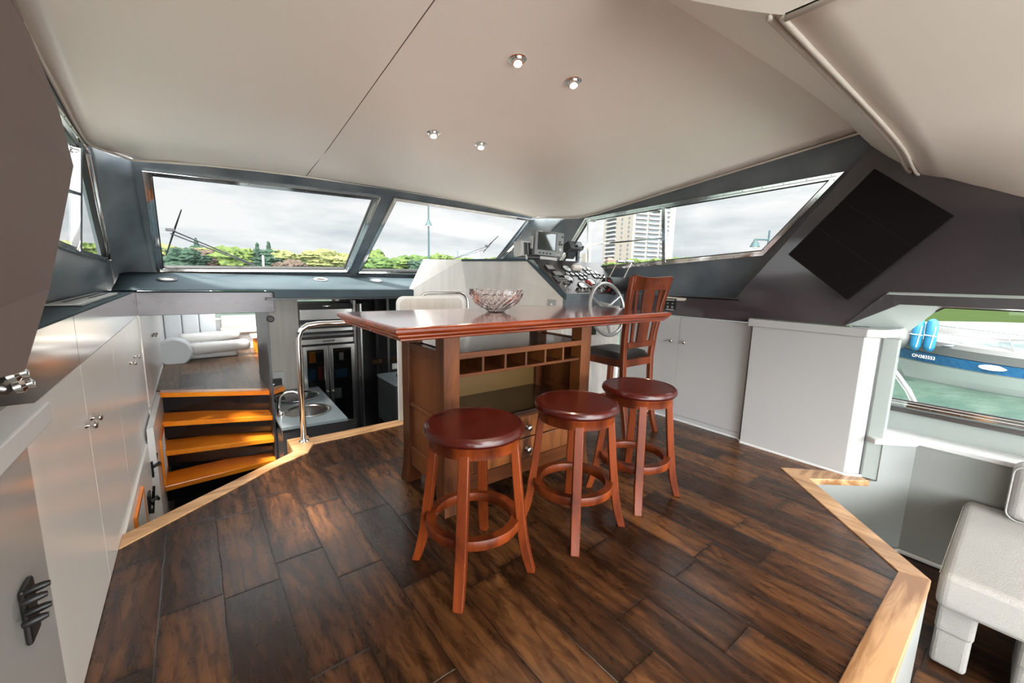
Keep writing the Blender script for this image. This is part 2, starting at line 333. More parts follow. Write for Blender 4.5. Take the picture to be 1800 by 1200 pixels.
    def build(s, name, m, parent=None, bev=0, smooth=False, seg=2, sub=0, solid=0, angle=40):
        bmesh.ops.recalc_face_normals(s.bm, faces=s.bm.faces)
        org = V(parent['_o']) if parent is not None and '_o' in parent else V()
        if org.length: bmesh.ops.translate(s.bm, vec=-org, verts=s.bm.verts)
        me = bpy.data.meshes.new(name); s.bm.to_mesh(me); s.bm.free()
        me.materials.append(MAT[m]); o = bpy.data.objects.new(name, me); col.objects.link(o)
        if parent is not None: o.parent = parent; o['_o'] = list(org)
        if smooth:
            for p in me.polygons: p.use_smooth = True
            if smooth != 'full':
                try: me.set_sharp_from_angle(angle=R(angle))
                except Exception: pass
        if solid: md = o.modifiers.new('s', 'SOLIDIFY'); md.thickness = solid; md.offset = 0
        if bev: md = o.modifiers.new('b', 'BEVEL'); md.width = bev; md.segments = seg; md.limit_method = 'ANGLE'; md.angle_limit = R(35)
        if sub: md = o.modifiers.new('d', 'SUBSURF'); md.levels = md.render_levels = sub
        return o
def tag(o, label, cat, group=None, kind=None):
    o['label'] = label; o['category'] = cat
    if group: o['group'] = group
    if kind: o['kind'] = kind
    return o
def thing(name, loc, label, cat, group=None, kind=None):
    o = bpy.data.objects.new(name, None); col.objects.link(o); o.location = loc; o['_o'] = list(loc); o.empty_display_size = .1
    return tag(o, label, cat, group, kind)
def copy_tree(o, parent=None):
    c = o.copy(); col.objects.link(c)
    if parent is not None: c.parent = parent
    for ch in list(o.children): copy_tree(ch, c)
    return c
def struct(o, label, cat='wall'): return tag(o, label, cat, kind='structure')
def rot(axis, a, c=(0, 0, 0)): return Matrix.Translation(V(c)) @ Matrix.Rotation(a, 4, axis) @ Matrix.Translation(-V(c))
def frame(p, x, z):
    """matrix with origin p, local x and z axes"""
    x = V(x).normalized(); z = V(z).normalized(); y = z.cross(x).normalized(); x = y.cross(z)
    m_ = Matrix((x, y, z)).transposed().to_4x4(); return Matrix.Translation(V(p)) @ m_
# ================================================================== SHELL
def zc(x, y):
    t = min(1.0, abs(x - 1.475) / 1.86); s_ = min(1, max(0, (y - 3.0) / .7)); s_ = s_ * s_ * (3 - 2 * s_)
    return 2.397 - .12 * y + .016 * s_ - (.17 - .09 * s_) * t ** 2.6
def xin(y):     # how far the side edge curls in at the front corners
    return 0 if y < 3.25 else .16 * ((y - 3.25) / .45) ** 2
ys = [.5, .7, .95, 1.3, 1.7, 2.1, 2.5, 2.9, 3.15, 3.3, 3.42, 3.52, 3.6, 3.66, 3.70]
def cx0(y):   # edge of the ceiling on the leaning side wall
    z = zc(-.4, y); return -.5 + .1395 * (z - 1.04)
rows = []
for y in ys:
    a = cx0(y) + xin(y); b = 2.95 - a
    rows.append([(a + (b - a) * k / 40, y, zc(a + (b - a) * k / 40, y)) for k in range(41)])
m = MB().grid(rows)
aft = []
for y in (-3.2, -2, -1, -.4, 0, .4, .7, .95):
    a = cx0(max(y, -1)); aft.append([(a + (1.26 - a) * k / 18, y, zc(a + (1.26 - a) * k / 18, y)) for k in range(19)])
m.grid(aft)
struct(m.build('ceiling', 'ceiling', smooth=True, solid=.012), 'smooth off-white headliner sloping down to the windscreen, with downlights', 'ceiling')
# dropped soffit aft on the starboard side with its sloping riser
def zb(x, y):   # soffit height
    base = 1.885 - .0 * y
    t = max(0, (x - 2.3) / 1.0); return base - .055 * t * t - .50 * min(.45, max(0, .47 - y)) * t ** 1.6
A_ = [(1.26 + (3.33 - 1.26) * k / 16) for k in range(17)]
def ya(x): return 1.03 - .22 * ((x - 1.26) / 2.07) ** 1.3
rows = [[(x, ya(x), zc(x, ya(x)) - .001) for x in A_]]
for f in (.12, .3, .55, .8, .93):
    rows.append([(x, ya(x) + (.5 - ya(x)) * f ** 1.15, zc(x, ya(x)) + (zb(x, .5) - .0 - zc(x, ya(x))) * f ** .85) for x in A_])
rows.append([(x, .5, zb(x, .5)) for x in A_])
m = MB().grid(rows)
m.grid([[(1.26 if k == 0 else 1.26, .5 - j * .6, zb(1.26, .5) + (zc(1.26, .5 - j * .6) - zb(1.26, .5)) * k / 3) for k in range(4)] for j in range(7)])
m.face([r_[0] for r_ in rows] + [(1.26, .5, zc(1.26, .5) + .01), (1.26, 1.03, zc(1.26, 1.03) + .01)])
struct(m.build('ceiling', 'ceiling', smooth=True, angle=50), 'pale sloping riser between the high headliner and the dropped aft soffit', 'ceiling')
A2 = [1.26 + 2.34 * k / 24 for k in range(25)]
m = MB().grid([[(x, y, zb(x, y)) for x in A2] for y in (.5, .4, .25, .1, 0, -.3, -1, -2, -3.2)])
struct(m.build('ceiling', 'ceiling', smooth=True, solid=.01), 'flat dropped off-white soffit panel at upper right above the sofa side', 'ceiling')
def piping(pts, r, label, n=1, off=(0, 0, 0)):
    m = MB(); m.tube(pts, r, 8, smooth=4)
    return struct(m.build('trim_%d' % n, 'piping', smooth='full'), label, 'trim')
piping([(x, .505, zb(x, .5) - .006) for x in A_[::4]] + [(3.31, .3, zb(3.31, .3) - .006), (3.31, .1, zb(3.31, .1) - .006), (3.31, -.6, zb(3.31, -.6) - .006)], .008, 'beige piping along the front edge of the dropped soffit', 1)
piping([(x, .54, zb(x, .5) + .012) for x in A_[::4]] + [(3.30, .3, zb(3.3, .3) - .03), (3.30, .1, zb(3.3, .1) - .032), (3.30, -.6, zb(3.3, -.6) - .032)], .008, 'second beige piping line tucked above the soffit edge', 2)
piping([(1.262, .5, 1.878), (1.262, -.3, 1.878), (1.262, -2, 1.878)], .008, 'beige piping on the inboard edge of the soffit', 3)
edge = [(cx0(y) + xin(y) + .006, y, zc(-.4, y) - .006) for y in ys]
front = [(-.2 + k * .335, 3.695, zc(-.2 + k * .335, 3.695) - .006) for k in range(1, 11)]
edgeR = [(2.95 - p[0], p[1], p[2]) for p in reversed(edge)]
m = MB(); m.tube([(-.36, -2, zc(-.4, -2) - .006), (-.36, -.5, zc(-.4, -.5) - .006)] + edge[:-1] + front + edgeR[1:], .008, 8)
struct(m.build('trim_4', 'piping', smooth='full'), 'thin beige piping where the headliner meets the slate walls', 'trim')
m = MB(); m.tube([(.78, y, zc(.78, y) - .0062) for y in (-1, 0, 1, 2, 3, 3.68)], .0022, 5)
struct(m.build('trim_5', 'brown_panel', smooth='full'), 'hairline fore-and-aft seam in the headliner', 'seam')
# --- side walls (leaning in slightly) -------------------------------------------------
def edgepts(side, ylist):
    pts = []
    for y in ylist:
        x = cx0(y) if side < 0 else 2.95 - cx0(y); pts.append(V((x, y, zc(-.4, y) + .01)))
    return pts
def wl(x, y, z): return (x, y, z)
lw_hole = [LW(150, 264), LW(191, 460), LW(150, 452), LW(88, 431)]
_ab = V((0, 1.28, 1.43)); _at = V((0, .87, 1.91))
for q in (_ab, _at): q.x = -.5 + .1395 * (q.z - 1.04)
lw_hole = [lw_hole[0], lw_hole[1], lw_hole[2], lw_hole[3], _ab, _at]
def lwx(z): return -.5 + .1395 * (z - 1.04)
outer = [V((lwx(1.04), 4.68, 1.04)), V((lwx(1.04), -3.2, 1.04)), V((lwx(2.3), -3.2, 2.3))] + edgepts(-1, [-.5, .6, 1.2, 1.8, 2.4, 2.9, 3.34])
m = MB().plate(outer, [lw_hole], LWn, .05)
struct(m.build('wall_left', 'slate'), 'slate-blue port wall above the steel ledge, around the side window')
def mir(p): return V((2.95 - p[0], p[1], p[2]))
rw_hole = [RW(1030, 383), RW(1487, 301), RW(1343, 449), RW(1100, 471), V((0, 3.55, 1.27)), V((0, 3.55, 1.33))]
for q in rw_hole[4:]: q.x = 2.95 - lwx(q.z)
outer = [mir(p) for p in [V((lwx(1.04), 4.68, 1.04)), V((lwx(1.04), .62, 1.04)), V((lwx(2.2), .62, 2.2))] + edgepts(-1, [.7, 1.2, 1.8, 2.4, 2.9, 3.34])]
m = MB().plate(outer, [rw_hole], RWn, .05)
struct(m.build('wall_right', 'slate'), 'slate-blue starboard wall around the long helm side window')
# --- windscreen wall
def wsy(z): return 4.62 - (z - 1.2) / .815
h1 = [WS(249, 297), WS(668, 345), WS(612, 478), WS(275, 477)]
h2 = [WS(692, 345), WS(950, 386), WS(857, 481), WS(625, 480)]
top = []
for k in range(13):
    x = -.25 + (3.45) * k / 12; y = 3.70; z = 0
    for _ in range(8): z = zc(x, y) + .012; y = wsy(z)
    top.append(V((x, y, z)))
outer = [V((-.25, wsy(1.06), 1.06))] + top + [V((3.20, wsy(1.06), 1.06))]
m = MB().plate(outer, [h1, h2], WSn, .05)
struct(m.build('wall_front', 'slate'), 'slate-blue raked windscreen wall with its wide centre mullion')
# rounded corners between side walls and windscreen
for s_, lab in ((-1, 'curved slate corner left of the windscreen'), (1, 'curved slate corner right of the windscreen behind the helm')):
    rows = []
    NZ = 9
    ta = edgepts(-1, [3.34])[0]; tb = top[0].copy()
    for i in range(NZ):
        f = i / (NZ - 1)
        a = V((lwx(1.04), 4.68, 1.04)).lerp(ta, f); b = V((-.25, wsy(1.06), 1.06)).lerp(V((-.25, tb.y, tb.z)), f)
        c = V((a.x * .85 + b.x * .15, b.y * .9 + a.y * .1, (a.z + b.z) / 2 + .0))
        row = []
        for k in range(11):
            t = k / 10; p = a * (1 - t) ** 2 + c * 2 * t * (1 - t) + b * t * t; p.z = a.z + (b.z - a.z) * t
            if s_ > 0: p = mir(p)
            row.append(p)
        rows.append(row)
    m = MB().grid(rows); struct(m.build('wall_front', 'slate', smooth=True, solid=.006), lab)
# ------------------------------------------------------------------ windows
def window(n, loops, nrm, label, fw=.03, th=.02, bars=(), latches=(), screws=True):
    c = sum((V(p) for p in loops), V()) / len(loops); nrm = V(nrm).normalized()
    t = thing('window_%d' % n, c, label, 'window', kind='structure')
    m = MB(); m.rim(loops, nrm, fw * .55, .0, th); s2, inn = m.rim(loops, nrm, fw, -.03, th * .35)
    m.build('window_frame', 'chrome', t, bev=.002)
    m = MB(); m.rim(inn, nrm, .006, -.026, .001); m.build('gasket', 'black', t)
    g = MB(); g.face([p - nrm * .022 for p in loops]); g.build('glass', 'glass', t)
    for a, b, wd in bars:
        a, b = V(a), V(b); d = (b - a).normalized(); q = nrm.cross(d).normalized() * wd / 2
        MB().extr([a - q - nrm * .02, a + q - nrm * .02, b + q - nrm * .02, b - q - nrm * .02], nrm * (.02 + th * .8)).build('divider', 'chrome', t, bev=.002)
    for p in latches:
        l = MB(); M = frame(p, (0, 1, .08), nrm); l.box((-.035, -.012, 0), (.035, .012, .008), M); l.box((-.006, -.008, .006), (.03, .008, .022), M); l.tube([M @ V((-.02, 0, .01)), M @ V((-.02, 0, .035))], .007, 8)
        l.build('latch', 'steel', t, bev=.002)
    if screws:
        s = MB()
        for i in range(len(loops)):
            a, b = V(loops[i]), V(loops[(i + 1) % len(loops)]); L_ = (b - a).length; k = max(1, int(L_ / .13)); cc = (c - (a + b) / 2); ed = (b - a).normalized(); cc = (cc - ed * cc.dot(ed)).normalized()
            for j in range(k):
                p = a.lerp(b, (j + .5) / k) + cc * fw * .30 + nrm * th
                s.lathe([(0, -.001), (.0035, 0), (.0035, .001), (0, .003)], frame(p, ed, nrm), 8)
        s.build('screws', 'steel_dark', t, smooth=True)
    return t
NW = -WSn if WSn.y > 0 else WSn
window(1, h1, WSn, 'large left windscreen pane in a chrome frame with trees beyond', .045)
window(2, h2, WSn, 'right windscreen pane in a chrome frame above the helm console', .042)
b1 = RW(1168, 362), RW(1168, 464); b0 = RW(1035, 385), RW(1035, 480)
bm_ = RW(1037, 430), RW(1166, 418)
window(3, rw_hole, RWn, 'long chrome-framed side window by the helm with a tall apartment tower beyond', .036, bars=[(*b1, .035), (*b0, .025), (*bm_, .016)], latches=[RW(1044, 388), RW(1155, 372)])
lb = LW(136, 258), LW(136, 446)
window(4, lw_hole, LWn, 'narrow port side window in chrome frame at far left', .03, bars=[(*lb, .04), (LW(135, 340), LW(60, 318), .018)], latches=[LW(122, 262)])
# ------------------------------------------------------------------ main deck
E_L = [(-.34, 2.40), (.36, 2.865), (.50, 2.93), (.50, 3.155), (2.50, 3.155)]
deck = [(-.34, -3.2), (1.0, -3.2), (1.0, .13), (2.315, .13), (2.955, .765), (3.30, .50), (3.45, .50), (3.45, 3.155), (2.5, 3.155), (.50, 3.155), (.50, 2.93), (.36, 2.865), (-.34, 2.40)]
struct(MB().slab(deck, -.09, 0).build('floor', 'floor_planks'), 'raised deck of hand-scraped dark hickory planks', 'floor')
def trimpoly(n, poly, m_, label, z0=-.035, z1=.006):
    return struct(MB().slab(poly, z0, z1).build('trim_%d' % n, m_, bev=.003), label, 'trim')
trimpoly(6, [(2.99, .905), (2.965, .735), (2.325, .118), (2.288, .215)], 'oak', 'oak edging running diagonally along the right deck edge')
trimpoly(7, [(2.325, .118), (2.288, .215), (1.0, .222), (1.0, .118)], 'oak_x', 'wide oak nosing with bold grain at the lower right deck edge')
trimpoly(8, [(2.99, .905), (3.30, .60), (3.25, .498), (2.958, .738)], 'oak_x', 'short oak ledge running under the tall white cabinet', -.035, .004)
trimpoly(9, [(-.335, 2.30), (.33, 2.785), (.54, 2.90), (.49, 2.985), (.34, 2.885), (-.335, 2.42)], 'oak_x', 'oak edging along the stair opening at left')
trimpoly(10, [(.60, 3.03), (.60, 3.165), (2.50, 3.165), (2.50, 3.075)], 'oak_x', 'pale oak edging behind the table above the galley')
struct(MB().slab([(.46, 2.98), (.54, 2.90), (.60, 3.03), (.60, 3.20), (.46, 3.20)], -.10, .012).build('trim_11', 'oak_x', bev=.003), 'oak block carrying the chrome handrail post', 'trim')
# structure under the deck edges
pit = MB()
pit.face([(-.34, 2.41, -.03), (.36, 2.875, -.03), (.36, 2.875, -1.1), (-.34, 2.41, -1.1)])
pit.face([(.36, 2.875, -.03), (.49, 2.95, -.03), (.49, 2.95, -1.1), (.36, 2.875, -1.1)])
pit.face([(.49, 2.95, -.03), (.49, 3.16, -.03), (.49, 3.16, -1.1), (.49, 2.95, -1.1)])
pit.face([(.49, 3.16, -.03), (3.4, 3.16, -.03), (3.4, 3.16, -1.1), (.49, 3.16, -1.1)])
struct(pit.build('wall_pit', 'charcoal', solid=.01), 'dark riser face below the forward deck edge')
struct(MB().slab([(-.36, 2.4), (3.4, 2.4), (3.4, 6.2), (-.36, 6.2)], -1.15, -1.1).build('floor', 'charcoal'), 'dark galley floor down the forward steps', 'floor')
struct(MB().slab([(.8, -3.2), (3.75, -3.2), (3.75, .9), (.8, .9)], -.55, -.48).build('floor', 'floor_planks_low'), 'dark plank floor of the lower saloon under the white sofa', 'floor')
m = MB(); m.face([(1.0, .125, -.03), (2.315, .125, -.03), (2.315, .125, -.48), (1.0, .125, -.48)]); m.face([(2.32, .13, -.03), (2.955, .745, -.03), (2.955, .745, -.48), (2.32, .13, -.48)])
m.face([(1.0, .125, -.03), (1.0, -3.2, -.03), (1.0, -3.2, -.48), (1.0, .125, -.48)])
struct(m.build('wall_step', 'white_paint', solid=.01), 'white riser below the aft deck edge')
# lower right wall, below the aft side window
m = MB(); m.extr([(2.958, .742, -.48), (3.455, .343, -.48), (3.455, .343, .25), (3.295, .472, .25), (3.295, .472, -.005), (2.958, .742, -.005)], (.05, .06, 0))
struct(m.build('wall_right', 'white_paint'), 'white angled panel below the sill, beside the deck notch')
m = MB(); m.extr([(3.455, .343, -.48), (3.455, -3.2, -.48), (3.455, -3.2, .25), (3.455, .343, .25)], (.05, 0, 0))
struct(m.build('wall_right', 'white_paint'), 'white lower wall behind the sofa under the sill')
m = MB(); m.slab([(3.23, .50), (3.40, .335), (3.44, .33), (3.44, -3.2), (3.66, -3.2), (3.66, .56), (3.30, .56)], .245, .275)
struct(m.build('trim_12', 'white_bright', bev=.006), 'white sill ledge below the aft side window', 'sill')
m = MB(); m.tube([(2.975, .715, -.462), (3.44, .338, -.462), (3.44, -2.6, -.462)], .014, 6)
struct(m.build('baseboard_right', 'white_bright'), 'white bead along the foot of the lower wall', 'baseboard')
# wall between sill and window
lowwin = [(3.62, .66, .43), (3.62, -1.6, .44), (3.62, -1.6, 1.12), (3.62, .36, 1.12), (3.62, .66, .90)]
outer = [(3.62, .78, .20), (3.62, -3.2, .20), (3.62, -3.2, 1.30), (3.62, .78, 1.30)]
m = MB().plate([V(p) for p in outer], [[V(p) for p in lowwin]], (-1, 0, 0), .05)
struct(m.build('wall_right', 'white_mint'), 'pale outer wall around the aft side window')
window(5, [V(p) for p in lowwin], (-1, 0, 0), 'aft side window with a moored blue and white boat beyond', .035, .02)
m = MB().box((3.592, -1.6, .395), (3.612, .60, .422)); m.box((3.586, -.30, .40), (3.60, .40, .414))
struct(m.build('trim_13', 'steel_dark', bev=.002), 'dark sliding track along the bottom of the aft window', 'track')
# soffit frame over the aft window (slanted pale underside)
m = MB(); m.extr([(3.29, .735, .955), (3.29, .555, 1.170), (3.62, .30, 1.165), (3.62, .48, .93)], (0, .02, .02))
struct(m.build('trim_14', 'white_mint'), 'pale slanted window reveal under the dark wall panel', 'reveal')
m = MB(); m.extr([(3.29, .56, 1.172), (3.29, -3.2, 1.18), (3.62, -3.2, 1.12), (3.62, .30, 1.12)], (0, 0, .02))
struct(m.build('trim_15', 'pale_metal'), 'brushed pale head panel over the aft side window', 'reveal')
m = MB(); m.extr([(3.272, .575, 1.155), (3.272, -3.2, 1.165), (3.272, -3.2, 1.12), (3.272, .50, 1.10), (3.272, .765, .935), (3.272, .745, .955)], (.04, 0, 0))
struct(m.build('trim_16', 'brushed', bev=.002), 'brushed metal edge strip framing the aft window opening', 'trim')
# ------------------------------------------------------------------ dark gloss wall panel + tv
up_ = [(3.28, 2.50, 1.078), (3.28, 1.44, 1.078), (3.28, .715, 2.062), (3.28, .80, 2.16)]
pan = [V((3.28, 2.50, .915)), V((3.28, 2.50, 1.078)), V((3.28, 1.43, 1.088)), V((3.28, .715, 2.065)), V((3.28, .60, 2.25)), V((3.28, -3.2, 2.25)), V((3.28, -3.2, 1.175)), V((3.28, .555, 1.172)), V((3.28, .742, .949)), V((3.28, 1.32, .949)), V((3.28, 1.32, .915))]
m = MB().extr(pan, (.12, 0, 0))
struct(m.build('wall_right', 'gloss_dark', bev=.004), 'glossy dark aubergine wall panel behind the black screen')
struct(MB().extr([(3.2785, .0, 1.19), (3.2785, .003, 1.19), (3.2785, .128, 1.6), (3.2785, .125, 1.6)], (.002, 0, 0)).build('trim_17', 'black'), 'fine vertical joint in the dark gloss wall panel at far right', 'seam')
m = MB().box((3.28, 1.40, 1.070), (3.50, 2.52, 1.082))
struct(m.build('trim_18', 'slate', bev=.002), 'narrow slate ledge below the helm side window', 'ledge')
tv0 = [PX(1537, 296, 3.235), PX(1678, 379, 3.235), PX(1489, 527, 3.235), PX(1385, 447, 3.235)]
t = thing('wall_screen', sum(tv0, V()) / 4, 'matte black rectangular wall screen mounted at a steep tilt on the glossy dark panel', 'screen')
MB().extr(tv0, (.028, 0, 0)).build('panel', 'tv_black', t, bev=.003)
cc = sum(tv0, V()) / 4
MB().extr([cc + (p - cc) * .9 + V((.028, 0, 0)) for p in tv0], (.018, 0, 0)).build('back_plate', 'black', t)
m = MB()
for f in (.36, .66):
    a = tv0[3].lerp(tv0[0], f); b = tv0[2].lerp(tv0[1], f); dd = (tv0[0] - tv0[3]).normalized() * .0008
    m.extr([a - dd, a + dd, b + dd, b - dd], (-.0008, 0, 0))
m.build('seam', 'black', t)
# ------------------------------------------------------------------ starboard cabinets
def knob(p, n, parent, r=.014, m_='knob_metal'):
    k = MB(); k.lathe([(0, 0), (r * .75, 0), (r * .6, .004), (r * .35, .010), (r * .5, .016), (r, .022), (r, .027), (r * .7, .032), (0, .034)], frame(p, V(n).orthogonal(), n), 16)
    return k.build('knob', m_, parent, smooth=True, angle=60)
def cabinet(x, sgn, y0, y1, ym, z0, z1, label, kz, kick=.045, mt='white_lacquer', ky=.06):
    """cabinet face at x; sgn=-1 faces -x; doors split at ym"""
    t = thing('cabinet', (x - sgn * .15, (y0 + y1) / 2, z0), label, 'cabinet')
    b = MB(); b.box((min(x - sgn * .006, x - sgn * .30), y0, z0), (max(x - sgn * .006, x - sgn * .30), y1, z1)); b.build('body', mt, t)
    if kick: MB().box((min(x + sgn * .004, x), y0, z0), (max(x + sgn * .004, x), y1, z0 + kick)).build('kickboard', mt, t)
    segs = [(y0, ym), (ym, y1)] if ym else [(y0, y1)]
    for i, (a, c_) in enumerate(segs):
        d = MB().box((min(x, x - sgn * .005), a + .0015, z0 + kick + .003), (max(x, x - sgn * .005), c_ - .0015, z1 - .003)).build('door', mt, t, bev=.0012)
        ys_ = (c_ - ky) if i == 0 and ym else a + ky
        if not ym: ys_ = c_ - ky
        knob((x, ys_, kz), (sgn, 0, 0), d)
    return t
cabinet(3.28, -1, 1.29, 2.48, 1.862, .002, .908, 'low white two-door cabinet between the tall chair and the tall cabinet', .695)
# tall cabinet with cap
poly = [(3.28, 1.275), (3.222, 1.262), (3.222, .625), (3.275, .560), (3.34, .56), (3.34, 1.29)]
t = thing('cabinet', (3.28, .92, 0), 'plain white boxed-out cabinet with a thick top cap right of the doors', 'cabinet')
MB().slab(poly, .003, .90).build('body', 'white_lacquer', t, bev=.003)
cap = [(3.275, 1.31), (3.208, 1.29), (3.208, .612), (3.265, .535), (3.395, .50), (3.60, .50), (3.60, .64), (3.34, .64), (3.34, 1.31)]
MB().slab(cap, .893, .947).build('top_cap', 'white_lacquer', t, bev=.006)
struct(MB().tube([(3.272, 2.4, .008), (3.272, 1.30, .008), (3.212, 1.255, .008), (3.212, .62, .008), (3.27, .545, .010)], .009, 6).build('baseboard_right', 'white_bright'), 'thin white bead at the foot of the starboard cabinets', 'baseboard')
pl_ = [(3.284, .545), (3.300, .476), (3.36, .476), (3.36, .60), (3.30, .62)]
struct(MB().slab(pl_, -.002, .893).build('wall_right', 'white_mint', bev=.004), 'narrow white pillar between the tall cabinet and the aft window')
struct(MB().slab([(3.279, .560), (3.287, .553), (3.30, .60), (3.28, .60)], 0, .89).build('trim_19', 'charcoal'), 'dark shadow joint beside the white pillar', 'seam')
# switch panel on the dark band
a, b, c, d = PX(1169.5, 524.5, 3.276), PX(1189, 525.8, 3.276), PX(1188, 547, 3.276), PX(1168.5, 545, 3.276)
t = thing('switch_panel', (a + c) / 2, 'small black control plate with white print beside the chair back', 'switch panel')
zt, zb_, y_l, y_r = (a.z + b.z) / 2, (c.z + d.z) / 2, (a.y + d.y) / 2, (b.y + c.y) / 2
MB().box((3.270, y_r, zb_), (3.281, y_l, zt)).build('plate', 'black', t, bev=.001)
def text(s_, p, right, up, size, m_, parent, name='lettering', bold=0):
    cu = bpy.data.curves.new(name, 'FONT'); cu.body = s_; cu.size = size; cu.align_x = 'CENTER'; cu.align_y = 'CENTER'; cu.extrude = .0006; cu.offset = bold
    tmp = bpy.data.objects.new('tmp', cu); col.objects.link(tmp); bpy.context.view_layer.update()
    me = bpy.data.meshes.new_from_object(tmp.evaluated_get(bpy.context.evaluated_depsgraph_get())); bpy.data.objects.remove(tmp)
    M = frame(p, right, V(right).cross(V(up))); org = V(parent['_o']) if parent is not None else V()
    me.transform(Matrix.Translation(-org) @ M); me.materials.clear(); me.materials.append(MAT[m_])
    o = bpy.data.objects.new(name, me); col.objects.link(o)
    if parent is not None: o.parent = parent
    return o
yc_ = (y_l + y_r) / 2; H_ = zt - zb_; W_ = y_l - y_r
text('GENERATOR', (3.2695, yc_, zt - H_ * .10), (0, -1, 0), (0, 0, 1), .0125, 'white_text', t)
text('WESTERBEKE', (3.2695, yc_, zb_ + H_ * .10), (0, -1, 0), (0, 0, 1), .0125, 'white_text', t)
for fy, fz in ((.28, .62), (.70, .62)): MB().lathe([(0, 0), (.007, 0), (.005, .004), (0, .005)], frame((3.27, y_l - W_ * fy, zb_ + H_ * fz), (0, 1, 0), (-1, 0, 0)), 12).build('indicator', 'steel', t)
for fy in (.30, .70):
    m = MB(); m.lathe([(0, 0), (.010, 0), (.010, .0015), (0, .002)], frame((3.27, y_l - W_ * fy, zb_ + H_ * .33), (0, 1, 0), (-1, 0, 0)), 16); o = m.build('switch', 'steel', t)
    MB().tube([(3.270, y_l - W_ * fy, zb_ + H_ * .33), (3.262, y_l - W_ * fy, zb_ + H_ * .40)], .003, 6).build('lever', 'steel', o)
for fy in (.06, .94):
    for fz in (.06, .94): MB().lathe([(0, 0), (.003, 0), (0, .002)], frame((3.27, y_l - W_ * fy, zb_ + H_ * fz), (0, 1, 0), (-1, 0, 0)), 8).build('screw', 'steel', t)
m = MB().extr([PX(1170, 521, 3.2775), PX(1206, 524, 3.2775), PX(1206, 526.5, 3.2775), PX(1203, 528.5, 3.2775), PX(1189.5, 528, 3.2775), PX(1189.5, 525, 3.2775), PX(1170, 523.8, 3.2775)], (.003, 0, 0))
tag(m.build('adhesive_strip', 'cream'), 'pale strip of tape above the black control plate', 'tape')
# ------------------------------------------------------------------ port cabinets, steel band and ledge
cabinet(-.335, 1, 1.38, 2.80, 2.07, .002, .862, 'white two-door port cabinet, the nearest of the left run', .647, 0, 'white_lacquer_warm', .05)
cabinet(-.335, 1, 2.80, 4.14, 3.50, .002, .862, 'second white port cabinet with paired knobs by the stair opening', .63, 0, 'white_lacquer_warm', .12)
cabinet(-.335, 1, 4.24, 6.40, 5.30, .115, .98, 'white cabinet beyond the bulkhead beside the forward landing', .57, 0, 'white_lacquer_warm', .08)
t = thing('steel_band', (-.34, 2.7, .95), 'reflective brushed steel band with thin joints running above the port cabinets', 'band')
MB().box((-.345, 2.06, .864), (-.333, 4.15, 1.035)).build('panel', 'mirror_steel', t)
MB().box((-.345, .2, .864), (-.333, 2.055, 1.035)).build('panel', 'mirror_steel', t)
MB().box((-.500, .2, 1.030), (-.336, 4.3, 1.040)).build('ledge', 'slate_dash', t)
t = thing('bulkhead_band', (.13, 4.15, .95), 'brushed steel bulkhead beam crossing above the forward stairs', 'beam')
MB().box((-.335, 4.14, .856), (.565, 4.20, 1.032)).build('face', 'beam_steel', t, bev=.003)
MB().box((-.335, 4.14, 1.030), (.565, 4.21, 1.038)).build('top', 'slate_dash', t)
# air outlet on the ledge
t = thing('air_vent', (-.43, 3.05, 1.04), 'long slotted grey air vent on the ledge below the port window', 'vent')
MB().box((-.482, 2.48, 1.040), (-.375, 3.62, 1.052)).build('body', 'grey_light', t, bev=.003)
m = MB(); m.box((-.455, 2.62, 1.0515), (-.440, 3.52, 1.0535)); m.box((-.418, 2.95, 1.0515), (-.408, 3.55, 1.0535)); m.box((-.486, 2.47, 1.040), (-.371, 2.482, 1.046)); m.build('slots', 'black', t)
# small fold-down tray at near left ledge -> chrome latch
t = thing('ledge_fitting', (-.42, 1.30, 1.04), 'small chrome and black knob fitting under the brown wedge at far left', 'fitting')
k = MB(); c = PX(12, 664, -.33); k.lathe([(0, 0), (.014, 0), (.016, .012), (.010, .02), (.012, .03), (0, .034)], frame(c, (0, 1, 0), (1, .2, .3)), 16); k.lathe([(0, 0), (.014, 0), (.016, .012), (.010, .02), (.012, .03), (0, .034)], frame(c + V((0, .03, -.03)), (0, 1, 0), (1, .2, .3)), 16)
k.build('knobs', 'chrome', t, smooth=True)
MB().box((-.345, 1.02, .93), (-.331, 1.24, 1.0)).build('plate', 'black_gloss', t, bev=.003)
# near-left cabinet with cap and hook plate
t = thing('cabinet', (-.30, .8, 0), 'white near-left cabinet with thick cap, cut by the left edge of the picture', 'cabinet')
MB().box((-.42, -.6, .002), (-.286, 1.215, .86)).build('body', 'white_lacquer', t, bev=.002)
MB().box((-.42, 1.215, .002), (-.292, 1.28, .86)).build('stile', 'white_lacquer_warm', t, bev=.002)
MB().box((-.42, -.6, .856), (-.272, 1.34, .903)).build('top_cap', 'white_bright', t, bev=.004)
MB().box((-.42, 1.28, .002), (-.335, 1.38, .86)).build('filler', 'white_lacquer_warm', t)
hp = [PX(28, 1062, -.285), PX(48, 1002, -.285), PX(66, 1050, -.285), PX(58, 1125, -.285), PX(30, 1135, -.285)]
c = sum(hp, V()) / 5
t = thing('hook_plate', c, 'black plate with four finger-like prongs on the near-left cabinet side', 'hook')
zz = [p.z for p in hp]
MB().box((-.286, c.y - .028, c.z - .055), (-.276, c.y + .028, c.z + .055)).build('plate', 'black', t, bev=.006)
for q, (px, py) in enumerate(((44, 1042), (38, 1062), (46, 1080), (40, 1100))):
    p = PX(px, py, -.276); pp = MB(); pp.tube([p, p + V((.010, .0, .003)), p + V((.024, .002, .005)), p + V((.031, .003, .005))], [.0055, .0075, .0065, .0045], 10); pp.build('prong', 'black', t, smooth=True)
